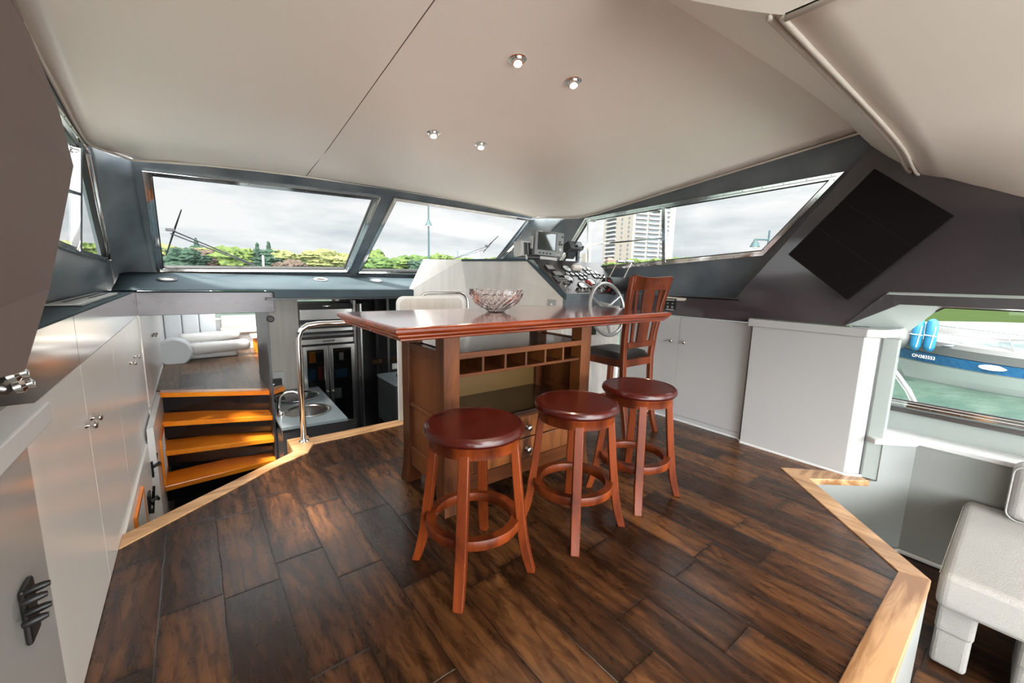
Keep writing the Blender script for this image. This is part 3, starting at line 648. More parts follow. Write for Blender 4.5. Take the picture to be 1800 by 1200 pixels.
# dark wedge at upper left
t = thing('wall_wedge', (-.35, 1.0, 1.5), 'large out-of-focus brown wedge-shaped wall unit filling the upper left', 'wall unit')
Yw = 1.12
def W_(px, py, y): return PY(px, py, y)
A0 = [W_(45, 60, 1.0), W_(95, 190, 1.02), W_(122, 290, 1.05), W_(80, 505, 1.0), W_(36, 648, .92)]
Bk = [V((-.47, 1.1, 2.05)), V((-.43, 1.4, 1.75)), V((-.45, 1.45, 1.6)), V((-.45, 1.35, 1.35)), V((-.47, 1.1, 1.12))]
Nr = [V((-.30, .45, 2.05)), V((-.30, .45, 1.9)), V((-.28, .40, 1.6)), V((-.32, .45, 1.3)), V((-.34, .50, 1.05))]
m = MB().grid([[p for p in r] for r in (Bk, A0, Nr)])
m.face([Bk[-1], A0[-1], Nr[-1], V((-.47, .5, 1.05))]); m.face([Bk[0], A0[0], Nr[0], V((-.47, .45, 2.05))])
m.build('shell', 'brown_panel', t, solid=.01)
m = MB().extr([A0[0], A0[0] + V((-.02, -.3, .25)), A0[0] + V((-.25, -.2, .25)), V((-.43, 1.1, 1.98))], (0, .0, .02)); m.build('top_panel', 'brown_panel', t)
# ------------------------------------------------------------------ dash
dz = lambda y: 1.06 + (y - 4.05) * .25
m = MB().extr([(-.33, 4.30, 1.075), (-.25, 4.68, 1.195), (3.1, 4.68, 1.195), (3.1, 4.06, 1.055), (.5, 4.06, 1.055), (-.2, 4.10, 1.055), (-.36, 4.18, 1.060)], (0, 0, -.012))
rowsd = []
for y, z in ((4.05, 1.052), (4.07, 1.058), (4.3, 1.10), (4.5, 1.145), (4.60, 1.178)):
    rowsd.append([(-.45 + 3.83 * k / 20, y, z) for k in range(21)])
m = MB().grid(rowsd)
t = thing('dashboard', (1.3, 4.3, 1.05), 'slate-blue dashboard shelf along the foot of the windscreen', 'dashboard')
m.build('top', 'slate_dash', t, solid=.008, smooth=True)
MB().box((.56, 4.05, .985), (1.92, 4.075, 1.052)).build('fascia', 'slate_dash', t, bev=.004)
MB().box((1.92, 3.98, .975), (2.12, 4.05, 1.048)).build('fascia', 'slate_dash', t, bev=.004)
for px0, px1 in ((405, 417), (488, 499)):
    p, q = on(px0, 483, (0, 4.3, 1.103), (0, -.22, 1)), on(px1, 504, (0, 4.3, 1.103), (0, -.22, 1)); MB().tube([p, q], .0018, 4).build('seam', 'black', t)
pr = None
for i, (px, py, lb_) in enumerate(((294, 492, 'leftmost of the round dashboard speakers under the windscreen'), (564, 492, 'round dashboard air outlet with a dark core near the mullion foot'), (661, 494, 'rightmost round dashboard vent, left of the helm console'))):
    c = on(px, py, (0, 4.3, 1.104), (0, -.22, 1)); Mx = frame(c + V((0, 0, .002)), (1, 0, 0), (0, -.22, 1))
    t = thing('dash_speaker', c, lb_, 'speaker', 'round dashboard outlets')
    MB().lathe([(.045, 0), (.066, 0), (.068, .006), (.060, .012), (.050, .010), (.045, .004)], Mx, 32).build('ring', 'grey_plastic' if i != 0 else 'charcoal', t, smooth=True)
    MB().lathe([(0, 0), (.047, 0), (.047, .004), (0, .006)], Mx, 32).build('grille', 'grey_light' if i != 1 else 'black', t, smooth=True)
# ------------------------------------------------------------------ helm console
A = V((2.50, 2.50)); Bt = V((2.20, 3.67)); Bb = V((2.36, 3.55)); Ct = V((1.97, 4.08)); Cb = V((1.80, 4.10))
tcon = thing('helm_console', (2.95, 2.9, 0), 'pale helm console with sloping dark instrument face and slate trim', 'helm console')
def on1(px, py):
    n = V((Bt.y - A.y, -(Bt.x - A.x), 0)); return on(px, py, (A.x, A.y, 0), n)
zt_ = 1.375
P_top = V((2.405, 2.885, zt_))
m = MB()
f1 = [V((2.5, 2.5, 0)), V((2.5, 2.5, 1.075)), P_top, V((Bt.x, Bt.y, zt_)), V((Bb.x, Bb.y, 0))]
m.face(f1)
m.face([V((Bb.x, Bb.y, 0)), V((Bt.x, Bt.y, zt_)), V((Ct.x, Ct.y, zt_)), V((Cb.x, Cb.y, 1.04)), V((Cb.x, Cb.y, 0))])
m.face([P_top, V((Bt.x, Bt.y, zt_)), V((Ct.x, Ct.y, zt_)), V((3.36, 4.2, zt_)), V((3.36, 2.885, zt_))])
m.build('housing', 'pale_metal', tcon, solid=.006)
m = MB().face([V((2.5, 2.5, 0)), V((3.28, 2.5, 0)), V((3.28, 2.5, .97)), V((2.5, 2.5, .97))]); m.build('front_panel', 'pale_metal', tcon, solid=.006)
MB().box((2.498, 2.46, .965), (3.36, 2.51, 1.075)).build('lip', 'slate', tcon, bev=.004)
# slate edging along the port profile
dirn = V((A.y - Bt.y, -(A.x - Bt.x), 0)).normalized() * .008
e1, e2, e3 = V((2.50, 2.46, 1.080)), P_top + V((0, 0, .006)), V((Bt.x, Bt.y, zt_ + .006))
MB().extr([e1, e2, e3, e3 - V((0, 0, .022)), e2 - V((0, .01, .026)), V((2.50, 2.50, 1.045)), V((2.50, 2.46, 1.03))], (-.008, -.002, 0)).build('edging', 'slate_dash', tcon)
# instrument face plate
FO = V((2.50, 2.47, 1.080)); FU = V((1, 0, 0)); FV = (V((2.50, 2.885, 1.382)) - FO); FL = FV.length; FV.normalize(); FN = FU.cross(FV).normalized()
if FN.z < 0: FN = -FN
def F(u, v, h=0): return FO + FU * u + FV * v + FN * h
FW_ = .86
M_ = frame(FO, FU, FN)
MB().extr([F(0, 0), F(FW_, 0), F(FW_, FL), F(0, FL)], -FN * .02).build('instrument_face', 'steel_dark', tcon, bev=.002)
def gauge(u, v, r, face='gauge_face', sq=False):
    g = MB()
    if sq: g.extr([F(u - r, v - r), F(u + r, v - r), F(u + r, v + r), F(u - r, v + r)], FN * .008); 
    else: g.lathe([(0, 0), (r * 1.12, 0), (r * 1.12, .010), (r, .012), (r * .94, .007), (0, .007)], frame(F(u, v), FU, FN), 28)
    o = g.build('gauge', 'bezel', tcon, smooth=not sq, bev=.001 if sq else 0)
    h = MB(); zf = .009 if sq else .0075
    if sq: h.extr([F(u - r * .85, v - r * .85, zf), F(u + r * .85, v - r * .85, zf), F(u + r * .85, v + r * .85, zf), F(u - r * .85, v + r * .85, zf)], FN * .001)
    else: h.lathe([(0, 0), (r * .93, 0), (r * .93, .001), (0, .001)], frame(F(u, v, zf), FU, FN), 28)
    h.build('dial', face, o)
    h = MB(); a = random.uniform(0, 6.28); d_ = FU * math.cos(a) + FV * math.sin(a)
    h.tube([F(u, v, zf + .002), F(u, v, zf + .002) + d_ * r * .7], .0012, 5); h.build('needle', 'black', o)
for u, v in ((.245, .285), (.305, .285), (.365, .285), (.425, .285), (.485, .285)): gauge(u, v, .024)
for u, v in ((.375, .228), (.435, .228)): gauge(u, v, .024)
for u, v, r in ((.20, .215, .048), (.305, .105, .052), (.47, .175, .045), (.55, .09, .055), (.30, .37, .048)): gauge(u, v, r)
for u, v in ((.55, .38), (.61, .38), (.55, .32), (.61, .32), (.67, .32), (.60, .26), (.66, .26), (.72, .25)): gauge(u, v, .024, sq=True)
for i in range(8):
    u = .19 + i * .042; s_ = MB(); s_.box((-.015, -.011, 0), (.015, .011, .008), frame(F(u, .035), FU, FN)); s_.box((-.008, -.006, .006), (.008, .012, .020), frame(F(u, .035), FU, FN)); s_.build('rocker_switch', 'grey_light' if i % 2 else 'grey_plastic', tcon, bev=.002)
for i in range(8):
    u = .19 + i * .042; MB().box((-.014, -.004, 0), (.014, .006, .020), frame(F(u, .060), FU, FN)).build('fuse_switch', 'black', tcon, bev=.001)
for u, v in ((.05, .14), (.075, .10), (.11, .075), (.43, .085), (.46, .07), (.49, .10), (.62, .05), (.40, .09)):
    s_ = MB(); s_.lathe([(0, 0), (.010, 0), (.010, .006), (.006, .012), (.006, .02), (0, .022)], frame(F(u, v), FU, FN), 12); s_.build('button', 'steel', tcon, smooth=True)
for u, v in ((.13, .12), (.60, .22), (.655, .22)):
    s_ = MB(); s_.tube([F(u, v), F(u, v, .04)], .003, 8); s_.lathe([(0, 0), (.009, 0), (.010, .008), (.006, .016), (0, .018)], frame(F(u, v, .04), FU, FN), 12); s_.build('toggle', 'black', tcon, smooth=True)
s_ = MB(); s_.tube([F(.375, .165, .012), F(.385, .145, .022), F(.395, .115, .022), F(.405, .09, .014)], [.010, .018, .017, .008], 14, smooth=3); s_.build('red_handle', 'red', tcon, smooth='full')
for (u, v, w_, h_, hh) in ((.07, .36, .045, .035, .020), (.10, .27, .05, .032, .018), (.055, .20, .035, .05, .008), (.12, .175, .035, .05, .008)):
    b_ = MB(); b_.extr([F(u - w_, v - h_), F(u + w_, v - h_), F(u + w_, v + h_), F(u - w_, v + h_)], FN * hh); o = b_.build('keypad', 'bezel', tcon, bev=.003)
    k = MB()
    for i in range(4):
        for j in range(3):
            uu = u - w_ * .72 + i * w_ * .48; vv = v - h_ * .6 + j * h_ * .6; k.box((-w_ * .16, -h_ * .16, 0), (w_ * .16, h_ * .16, .003), frame(F(uu, vv, hh), FU, FN))
    k.build('keys', 'grey_light' if hh > .01 else 'grey_plastic', o)
b_ = MB(); b_.extr([F(.36, .34), F(.48, .34), F(.48, .39), F(.36, .39)], FN * .045); b_.build('compass_box', 'cream', tcon, bev=.014, seg=3)
# dark opening with brake ribs behind the wheel
MB().box((2.92, 2.490, .80), (3.27, 2.497, .93)).build('recess', 'black', tcon)
MB().box((2.86, 2.489, .70), (2.94, 2.497, .90)).build('recess', 'black', tcon)
# outlet plate on port side
a, b = on1(963, 527), on1(978, 539)
t = thing('wall_socket', (a + b) / 2, 'square brushed metal outlet plate on the side of the helm console', 'outlet')
fx = (A - Bt).normalized(); fn = V((-abs(A.y - Bt.y), -(Bt.x - A.x) * -1, 0)).normalized(); fn = V((-(Bt.y - A.y), (Bt.x - A.x), 0)).normalized()
M_ = frame((a + b) / 2 + fn * .004, (fx.x, fx.y, 0), fn)
MB().cbox((0, 0, 0), (.085, .07, .006), M_).build('plate', 'steel', t, bev=.002)
MB().cbox((.0, -.008, .004), (.014, .014, .004), M_).build('button', 'white_bright', t, bev=.002)
# step line on the housing
for a_, b_ in ((on1(886, 513), on1(989, 511)), (on1(886, 536), on1(989, 538))): MB().tube([a_, b_], .0018, 4).build('seam', 'grey_light', tcon)
# electronics on top
def screenbox(name, label, quad, depth, y, body='grey_plastic'):
    pass
tm = PY(943, 403, 2.92), PY(993, 410.5, 2.86), PY(988.5, 452, 2.86), PY(939, 447.5, 2.92)
c = sum(tm, V()) / 4; ux = ((tm[1] - tm[0]) + (tm[2] - tm[3])).normalized(); uz = ((tm[0] - tm[3]) + (tm[1] - tm[2])).normalized(); un = uz.cross(ux).normalized()
if un.y > 0: un = -un
un = -(ux.cross(uz)) if (ux.cross(uz)).y > 0 else ux.cross(uz)
wq, hq = ((tm[1] - tm[0]).length + (tm[2] - tm[3]).length) / 2, ((tm[0] - tm[3]).length + (tm[1] - tm[2]).length) / 2
MQ = Matrix((ux, (un.cross(ux)).normalized(), un)).transposed().to_4x4(); MQ = Matrix.Translation(c) @ MQ
t = thing('chart_plotter', c - V((0, 0, hq / 2)), 'boxy grey marine display with a large glass screen on top of the helm console', 'display')
MB().cbox((0, 0, -.045), (wq, hq, .09), MQ).build('case', 'grey_plastic', t, bev=.006)
MB().cbox((0, 0, -.10), (wq * .7, hq * .7, .06), MQ).build('rear_case', 'grey_plastic', t, bev=.006)
MB().cbox((-wq * .09, hq * .08, .001), (wq * .66, hq * .72, .004), MQ).build('screen_surround', 'bezel', t, bev=.002)
MB().cbox((-wq * .10, hq * .08, .004), (wq * .58, hq * .66, .003), MQ).build('screen', 'screen', t)
for i in range(4): MB().lathe([(0, 0), (.008, 0), (.007, .006), (0, .007)], MQ @ Matrix.Translation((-wq * .33 + i * wq * .125, -hq * .40, 0)), 12).build('button', 'black', t, smooth=True)
for i in range(3): MB().cbox((wq * .25 + i * wq * .06, -hq * .41, 0), (.010, .007, .008), MQ).build('button', 'grey_light', t)
for q, (a_, b_) in enumerate(((.36, .12), (.345, .02), (.43, .02), (.44, .33))): MB().lathe([(0, 0), (.009, 0), (.008, .006), (0, .007)], MQ @ Matrix.Translation((wq * a_, hq * b_, 0)), 12).build('button', 'black', t, smooth=True)
MB().lathe([(0, 0), (.017, 0), (.015, .010), (0, .011)], MQ @ Matrix.Translation((wq * .375, -hq * .20, 0)), 20).build('dial', 'grey_light', t, smooth=True)
MB().cbox((-wq * .33, hq * .46, .001), (.04, .006, .002), MQ).build('lettering', 'white_text', t)
m = MB(); m.cbox((0, -hq * .60, -.05), (wq * .6, .03, .10), MQ); m.cbox((-wq * .54, 0, -.05), (.012, hq * .5, .05), MQ); m.build('bracket', 'grey_light', t, bev=.003)
# small tilted display left of it
c = PY(927, 437, 2.98); t = thing('depth_display', c - V((0, 0, .06)), 'small grey-framed display with dark face left of the chart plotter', 'display')
MQ = frame(c, (1, -.15, 0), (-.15, -1, .1)); MQ = Matrix.Translation(c) @ Matrix.Rotation(R(8), 4, 'Z') @ Matrix.Rotation(R(85), 4, 'X')
MB().cbox((0, 0, -.05), (.165, .14, .10), MQ).build('case', 'grey_light', t, bev=.006)
MB().cbox((.012, 0, .001), (.12, .11, .006), MQ).build('face', 'bezel', t)
m = MB(); m.cbox((0, 0, .006), (.012, .11, .006), MQ); m.build('divider', 'grey_plastic', t)
# handheld keypad between
c = PY(937, 452, 2.86); t = thing('remote_keypad', c, 'small black handset with pale end lying at the top of the instrument slope', 'handset')
MB().cbox((0, 0, 0), (.12, .05, .03), Matrix.Translation(c) @ Matrix.Rotation(R(-25), 4, 'Z') @ Matrix.Rotation(R(30), 4, 'X')).build('case', 'bezel', t, bev=.004)
MB().cbox((-.06, 0, 0), (.015, .048, .028), Matrix.Translation(c) @ Matrix.Rotation(R(-25), 4, 'Z') @ Matrix.Rotation(R(30), 4, 'X')).build('end_cap', 'white_bright', t, bev=.002)
# radio
c = PY(1012, 431, 2.86); t = thing('vhf_radio', c - V((0, 0, .07)), 'dark blue-black marine radio on a bracket right of the chart plotter', 'radio')
MQ = Matrix.Translation(c) @ Matrix.Rotation(R(4), 4, 'Z') @ Matrix.Rotation(R(62), 4, 'X')
MB().cbox((0, 0, -.04), (.20, .085, .10), MQ).build('case', 'charcoal', t, bev=.008)
MB().cbox((.03, .005, .012), (.11, .05, .004), MQ).build('screen', 'screen', t)
MB().lathe([(0, 0), (.014, 0), (.012, .014), (0, .015)], MQ @ Matrix.Translation((-.01, -.018, .012)), 16).build('knob', 'black', t, smooth=True)
MB().lathe([(0, 0), (.010, 0), (.009, .010), (0, .011)], MQ @ Matrix.Translation((.088, -.02, .012)), 16).build('knob', 'black', t, smooth=True)
m = MB(); m.extr([c + V((-.09, .02, -.03)), c + V((.09, .02, -.03)), c + V((.03, .05, -.13)), c + V((-.05, .05, -.13))], (0, .03, 0)); m.cbox(c + V((.065, .03, -.10)), (.03, .03, .10)); m.build('bracket', 'charcoal', t, bev=.003)
pts = [c + V((-.03 + .006 * math.cos(k * 1.3) + k * .0035, -.01 + .006 * math.sin(k * 1.3), -.115 + .0)) for k in range(30)]
MB().tube(pts, .002, 5).build('coiled_cord', 'black', t, smooth='full')
# throttle
tt = thing('throttle_control', (3.22, 2.50, 1.14), 'black drum throttle control with two chrome levers behind the wheel', 'throttle')
Mx = frame((3.06, 2.50, 1.155), (0, 1, 0), (1, 0, 0))
MB().lathe([(0, 0), (.070, 0), (.076, .006), (.078, .02), (.078, .32), (.070, .335), (0, .335)], Mx, 36).build('drum', 'black', tt, smooth=True, angle=50)
MB().box((3.07, 2.44, 1.075), (3.35, 2.56, 1.10)).build('base', 'black', tt, bev=.004)
for xx, k in ((3.075, 0), (3.30, 1)):
    p0 = V((xx, 2.50, 1.20)); p1 = PY(1086 if k == 0 else 1111, 460, 2.47)
    l = MB(); l.tube([p0, p1], .0065, 10); l.build('lever', 'chrome', tt, smooth=True)
    l = MB(); l.tube([p1 + V((-.01 if k == 0 else -.105, 0, .002)), p1 + V((.10 if k == 0 else .012, 0, .002))], .013, 14); l.build('grip', 'chrome', tt, smooth=True)
m = MB()
for k in range(7):
    a = R(60 - k * 22); m.cbox((0, 0, 0), (.004, .010, .014), Matrix.Translation((3.058, 2.50 - .055 * math.cos(a), 1.155 + .055 * math.sin(a))) @ Matrix.Rotation(a, 4, 'X'))
m.build('scale_marks', 'red_mark', tt)
m = MB(); m.lathe([(0, 0), (.022, 0), (.020, .012), (0, .014)], frame((3.06, 2.50, 1.155), (0, 1, 0), (-1, 0, 0)), 20); m.cbox((3.055, 2.50, 1.19), (.01, .02, .08)); m.build('lever_hub', 'steel', tt, smooth=True)
# wheel
cw = V((2.925, 2.36, .945)); t = thing('steering_wheel', cw, 'grey rimmed steering wheel seen behind the table, mounted on the helm console', 'steering wheel')
tilt = R(12)
def Wp(a, r, d=0):
    p = V((r * math.cos(a), 0, r * math.sin(a))); p = Matrix.Rotation(-tilt, 3, 'X') @ (p + V((0, d, 0))); return cw + p
MB().tube([Wp(2 * math.pi * k / 56, .232) for k in range(56)], .017, 12, closed=True).build('rim', 'wheel_grey', t, smooth='full')
for a in (150, 270, 30):
    MB().tube([Wp(R(a), .225), Wp(R(a), .12, .015), Wp(R(a), .03, .03)], [.013, .014, .016], 10).build('spoke', 'wheel_grey', t, smooth=True)
MB().lathe([(0, -.05), (.045, -.05), (.055, -.03), (.058, .03), (.062, .12), (0, .12)], frame(cw + V((0, .02, 0)), (1, 0, 0), (0, 1, .1)), 28).build('hub', 'wheel_grey', t, smooth=True)
# ------------------------------------------------------------------ guard panel behind the table
def roundrect(x0, x1, z0, z1, r, y, n=8):
    pts = [V((x0, y, z0))]
    for k in range(n + 1): a = math.pi - k / n * math.pi / 2; pts.append(V((x0 + r + r * math.cos(a), y, z1 - r + r * math.sin(a))))
    for k in range(n + 1): a = math.pi / 2 - k / n * math.pi / 2; pts.append(V((x1 - r + r * math.cos(a), y, z1 - r + r * math.sin(a))))
    pts.append(V((x1, y, z0))); return pts
t = thing('guard_panel', (1.61, 3.14, 0), 'white rounded guard panel with a chrome rail behind the table', 'partition')
MB().extr(roundrect(1.275, 1.90, .007, 1.038, .06, 3.12), (0, .022, 0)).build('panel', 'white_bright', t, bev=.003)
MB().extr(roundrect(1.30, 1.875, .3, 1.018, .05, 3.118), (0, .004, 0)).build('face', 'pale_metal', t)
rp_ = roundrect(1.50, 1.98, .01, 1.062, .09, 3.20, 6); MB().tube(rp_, .014, 12).build('rail', 'chrome', t, smooth=True, angle=70)
# ------------------------------------------------------------------ handrail
t = thing('handrail', (.553, 3.10, .012), 'polished chrome handrail post bent over toward the table', 'handrail')
MB().tube([(.553, 3.10, .012), (.553, 3.10, .70), (.556, 3.10, .765), (.575, 3.10, .815), (.615, 3.10, .842), (.68, 3.10, .85), (1.00, 3.10, .85), (1.27, 3.12, .85)], .0195, 18).build('rail', 'chrome', t, smooth='full')
MB().lathe([(0, 0), (.034, 0), (.034, .004), (.022, .010), (.0195, .02)], Matrix.Translation((.553, 3.10, .012)), 24).build('base_flange', 'chrome', t, smooth=True)
# ------------------------------------------------------------------ stairs down/forward
t = thing('stair_flight', (.1, 4.2, -1.1), 'flight of orange varnished steps with dark risers in the left opening', 'stairs')
tr = []
spec = [(-.09, 4.49, 4.16), (-.30, 4.33, 4.15), (-.505, 4.08, 4.14)]
depth = .30
for z, yl, yr in spec:
    f = MB(); f.slab([(-.29, yl), (.497, yr), (.497, yr + depth), (-.29, yl + depth)], z - .045, z); f.build('tread', 'tread', t, bev=.006)
    f = MB(); f.slab([(-.29, yl + .16), (.497, yr + .16), (.497, yr + .18), (-.29, yl + .18)], z - .20, z - .045); f.build('riser', 'black_gloss', t)
f = MB(); f.slab([(-.29, 4.84), (.497, 4.36), (.497, 4.38), (-.29, 4.86)], -.1, .085); f.build('riser', 'black_gloss', t)
f = MB(); f.slab([(-.29, 3.80), (.497, 3.90), (.497, 3.92), (-.29, 3.82)], -1.0, -.70); f.build('riser', 'black_gloss', t)
MB().box((.497, 4.14, -1.1), (.515, 4.925, .86)).build('side_panel', 'charcoal', t)
MB().slab([(-.3, 4.70), (-.3, 4.83), (.50, 4.385), (.62, 4.45), (.64, 4.36), (.53, 4.26)], .075, .118).build('nosing', 'tread', t, bev=.008)
struct(MB().box((-.345, 2.2, -1.1), (-.325, 6.4, -.002)).build('wall_left', 'white_lacquer_warm'), 'white port wall below deck level beside the steps')
struct(MB().box((-.346, 4.15, -.004), (-.327, 6.4, .117)).build('wall_left', 'white_lacquer_warm'), 'narrow white strip under the far port cabinet')
struct(MB().slab([(-.325, 3.70), (-.29, 3.74), (-.29, 6.2), (-.325, 6.2)], -1.1, .10).build('trim_20', 'white_lacquer_warm'), 'white stringer board at the left ends of the steps', 'stringer')
def grille(y0, y1, z0, z1, label, x=-.325):
    t = thing('louvre_grille', (x, (y0 + y1) / 2, z0), label, 'grille', 'oak framed grilles beside the steps')
    c = [V((x, y0, z0)), V((x, y1, z0)), V((x, y1, z1)), V((x, y0, z1))]
    m = MB(); m.rim(c, (1, 0, 0), .022, 0, .014); m.build('frame', 'tread', t, bev=.002)
    m = MB(); n = 8
    for k in range(n): yy = y0 + .03 + (y1 - y0 - .06) * k / (n - 1); m.cbox((x + .006, yy, (z0 + z1) / 2), (.010, .014, z1 - z0 - .05), None)
    m.build('louvres', 'white_bright', t)
grille(2.70, 3.10, -.42, -.06, 'orange-framed louvred grille low on the wall at the near end of the steps')
grille(4.02, 4.42, -.48, -.10, 'orange-framed louvred grille on the stringer beside the upper steps', -.288)
for (yy, zz_, lb_) in ((3.35, -.28, 'black strapped tool clip on the wall beside the steps, the lower one'), (3.75, -.20, 'black strapped tool clip on the wall beside the steps, the upper one')):
    t = thing('tool_clip', (-.32, yy, zz_), lb_, 'clip')
    MB().cbox((-.318, yy, zz_), (.014, .10, .12)).build('plate', 'black', t, bev=.004)
    m = MB(); m.tube([(-.31, yy - .05, zz_ + .02), (-.28, yy - .02, zz_ + .03), (-.28, yy + .04, zz_ - .01)], .012, 8); m.tube([(-.31, yy, zz_ - .08), (-.29, yy, zz_ + .10)], .008, 8); m.build('handle', 'black_gloss', t, smooth=True)
    MB().cbox((-.308, yy - .01, zz_ - .03), (.006, .05, .012)).build('tag', 'grey_light', t)
# black round knob under the beam
c = PY(475, 560, 4.12); tag(MB().lathe([(0, -.03), (.022, -.03), (.028, -.01), (.028, .03), (.02, .04), (0, .04)], frame(c, (1, 0, 0), (0, -1, 0)), 20).build('door_stop', 'black', smooth=True), 'black round stop hanging under the end of the steel beam', 'stop')
# forward landing + saloon
struct(MB().slab([(-.33, 4.84), (.50, 4.37), (.515, 4.45), (.515, 5.2), (2.5, 5.2), (2.5, 7.4), (-.33, 7.4)], .06, .112).build('floor', 'floor_planks_far'), 'dark plank landing leading to the forward saloon', 'floor')
fw_h = [V((.20, 7.35, .50)), V((1.9, 7.35, .50)), V((1.9, 7.35, 1.05)), V((.20, 7.35, 1.05))]
m = MB().plate([V((-.4, 7.35, 0)), V((2.5, 7.35, 0)), V((2.5, 7.35, 1.16)), V((-.4, 7.35, 1.16))], [fw_h], (0, -1, 0), .05)
struct(m.build('wall_front', 'white_bright'), 'white forward saloon wall seen under the steel beam')
struct(MB().box((2.45, 5.35, 0), (2.5, 7.35, 1.16)).build('wall_right', 'white_bright'), 'white starboard wall of the forward saloon')
struct(MB().box((-.38, 6.4, 0), (-.335, 7.35, 1.16)).build('wall_left', 'white_bright'), 'white port wall of the forward saloon')
m = MB().plate([V((-.5, 4.72, 1.2)), V((3.4, 4.72, 1.2)), V((3.0, 7.5, 1.2)), V((-.5, 7.5, 1.2))], [[V((.0, 5.9, 1.2)), V((1.1, 5.9, 1.2)), V((1.1, 6.9, 1.2)), V((.0, 6.9, 1.2))]], (0, 0, 1), .04)  # the hole is an added, unseen opening that brightens the forward saloon
struct(m.build('ceiling', 'boat_white'), 'white foredeck over the forward saloon with an unseen opening added to let daylight in', 'deck')
window(6, fw_h, (0, -1, 0), 'bright forward saloon window beyond the landing', .03)
t = thing('saloon_sofa', (0, 6.5, .112), 'pale grey sofa with long rolled arms on the far landing', 'sofa')
def pill(a, b, r, name, mt):
    a, b = V(a), V(b); d = (b - a).normalized()
    P = [a - d * r * .5, a - d * r * .3, a, b, b + d * r * .3, b + d * r * .5]; rr = [r * .55, r * .88, r, r, r * .88, r * .55]
    return MB().tube(P, rr, 24).build(name, mt, t, smooth='full')
def arm(a, b, w_, h_):
    a, b = V(a), V(b); M = frame((a + b) / 2, b - a, (0, 0, 1)); MB().cbox((0, 0, 0), ((b - a).length + w_, w_, h_), M).build('arm', 'sofa_grey', t, bev=min(w_, h_) * .42, seg=5)
arm(PY(345, 612, 6.3), PY(428, 606, 6.42), .15, .14)
arm(PY(325, 594, 6.75), PY(412, 588, 6.88), .13, .12)
MB().box((-.30, 6.36, .113), (.42, 6.85, .22)).build('seat', 'sofa_grey', t, bev=.03, seg=4)
c = PY(312, 613, 6.2)
MB().lathe([(0, 0), (.15, 0), (.17, .03), (.17, .16), (.15, .19), (0, .19)], frame((c.x - .03, 6.15, .24), (0, 0, 1), (0, 1, 0)), 28).build('bolster', 'sofa_blue', t, smooth=True)
t = thing('channel_back', (-.05, 7.2, .112), 'pale vertical channelled backrest panel behind the far sofa', 'backrest')
for k in range(3): MB().box((-.33 + k * .19, 7.15, .14), (-.145 + k * .19, 7.30, .85)).build('channel', 'sofa_blue', t, bev=.02, seg=3)
t = thing('window_bench', (.6, 7.1, .112), 'low cream window bench at the far end of the forward saloon', 'bench')
MB().box((.30, 6.95, .113), (.86, 7.3, .345)).build('base', 'white_bright', t); MB().box((.28, 6.90, .345), (.88, 7.3, .395)).build('seat', 'cream', t, bev=.015, seg=3); MB().box((.30, 7.20, .395), (.82, 7.32, .565)).build('back', 'cream', t, bev=.015, seg=3)
t = thing('side_table', (.75, 6.7, .112), 'small pale-topped side table with oak legs beyond the landing', 'table')
a = PY(447, 592, 6.6)
MB().box((a.x - .03, 6.5, .31), (a.x + .4, 6.85, .335)).build('top', 'white_bright', t, bev=.003)
for xx in (a.x, a.x + .34):
    for yy in (6.52, 6.80): MB().box((xx, yy, .113), (xx + .04, yy + .03, .31)).build('leg', 'tread', t)
a = PY(465, 625, 5.95); t = thing('turned_stand', (a.x, 5.95, .112), 'dark turned wooden stand leg beside the grey panel on the landing', 'stand')
MB().tube([(a.x + .02, 5.95, .112), (a.x, 5.95, .2), (a.x, 5.95, .34), (a.x, 5.95, .37), (a.x, 5.95, .5), (a.x, 5.95, .66)], [.018, .022, .026, .042, .026, .028], 12).build('post', 'cherry_leg', t, smooth=True)
MB().box((a.x - .05, 5.9, .655), (a.x + .12, 6.05, .68)).build('top', 'cherry_leg', t, bev=.004)
# ------------------------------------------------------------------ galley
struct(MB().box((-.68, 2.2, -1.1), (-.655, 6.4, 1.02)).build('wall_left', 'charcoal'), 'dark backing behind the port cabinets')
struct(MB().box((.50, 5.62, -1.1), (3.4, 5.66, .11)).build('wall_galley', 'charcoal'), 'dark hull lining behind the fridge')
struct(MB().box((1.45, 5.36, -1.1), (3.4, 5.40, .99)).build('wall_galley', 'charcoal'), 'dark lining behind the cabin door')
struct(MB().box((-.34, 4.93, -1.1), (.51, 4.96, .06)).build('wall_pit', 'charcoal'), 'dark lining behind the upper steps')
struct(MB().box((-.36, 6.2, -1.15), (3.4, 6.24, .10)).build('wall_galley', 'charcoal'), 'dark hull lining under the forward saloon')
t = thing('galley_counter', (.78, 4.4, -1.1), 'blue-grey galley worktop with a charcoal front below deck level', 'counter')
MB().plate([V((.515, 3.80, -.10)), V((1.04, 3.745, -.10)), V((1.085, 5.08, -.10)), V((.515, 5.08, -.10))], [[V((.79 + .185 * math.cos(2 * math.pi * k / 36), 4.16 + .185 * math.sin(2 * math.pi * k / 36), -.10)) for k in range(36)]], (0, 0, 1), .025).build('worktop', 'counter_blue', t)
MB().slab([(.52, 3.85), (1.0, 3.80), (1.04, 5.07), (.52, 5.07)], -1.1, -.215).build('carcass', 'charcoal', t)
MB().slab([(.52, 3.81), (1.035, 3.755), (1.08, 5.07), (1.05, 5.07), (1.01, 3.785), (.52, 3.84)], -1.1, -.125).build('front_panel', 'charcoal', t)
t = thing('sink_bowl', (.79, 4.13, -.10), 'round stainless sink set in the galley worktop', 'sink')
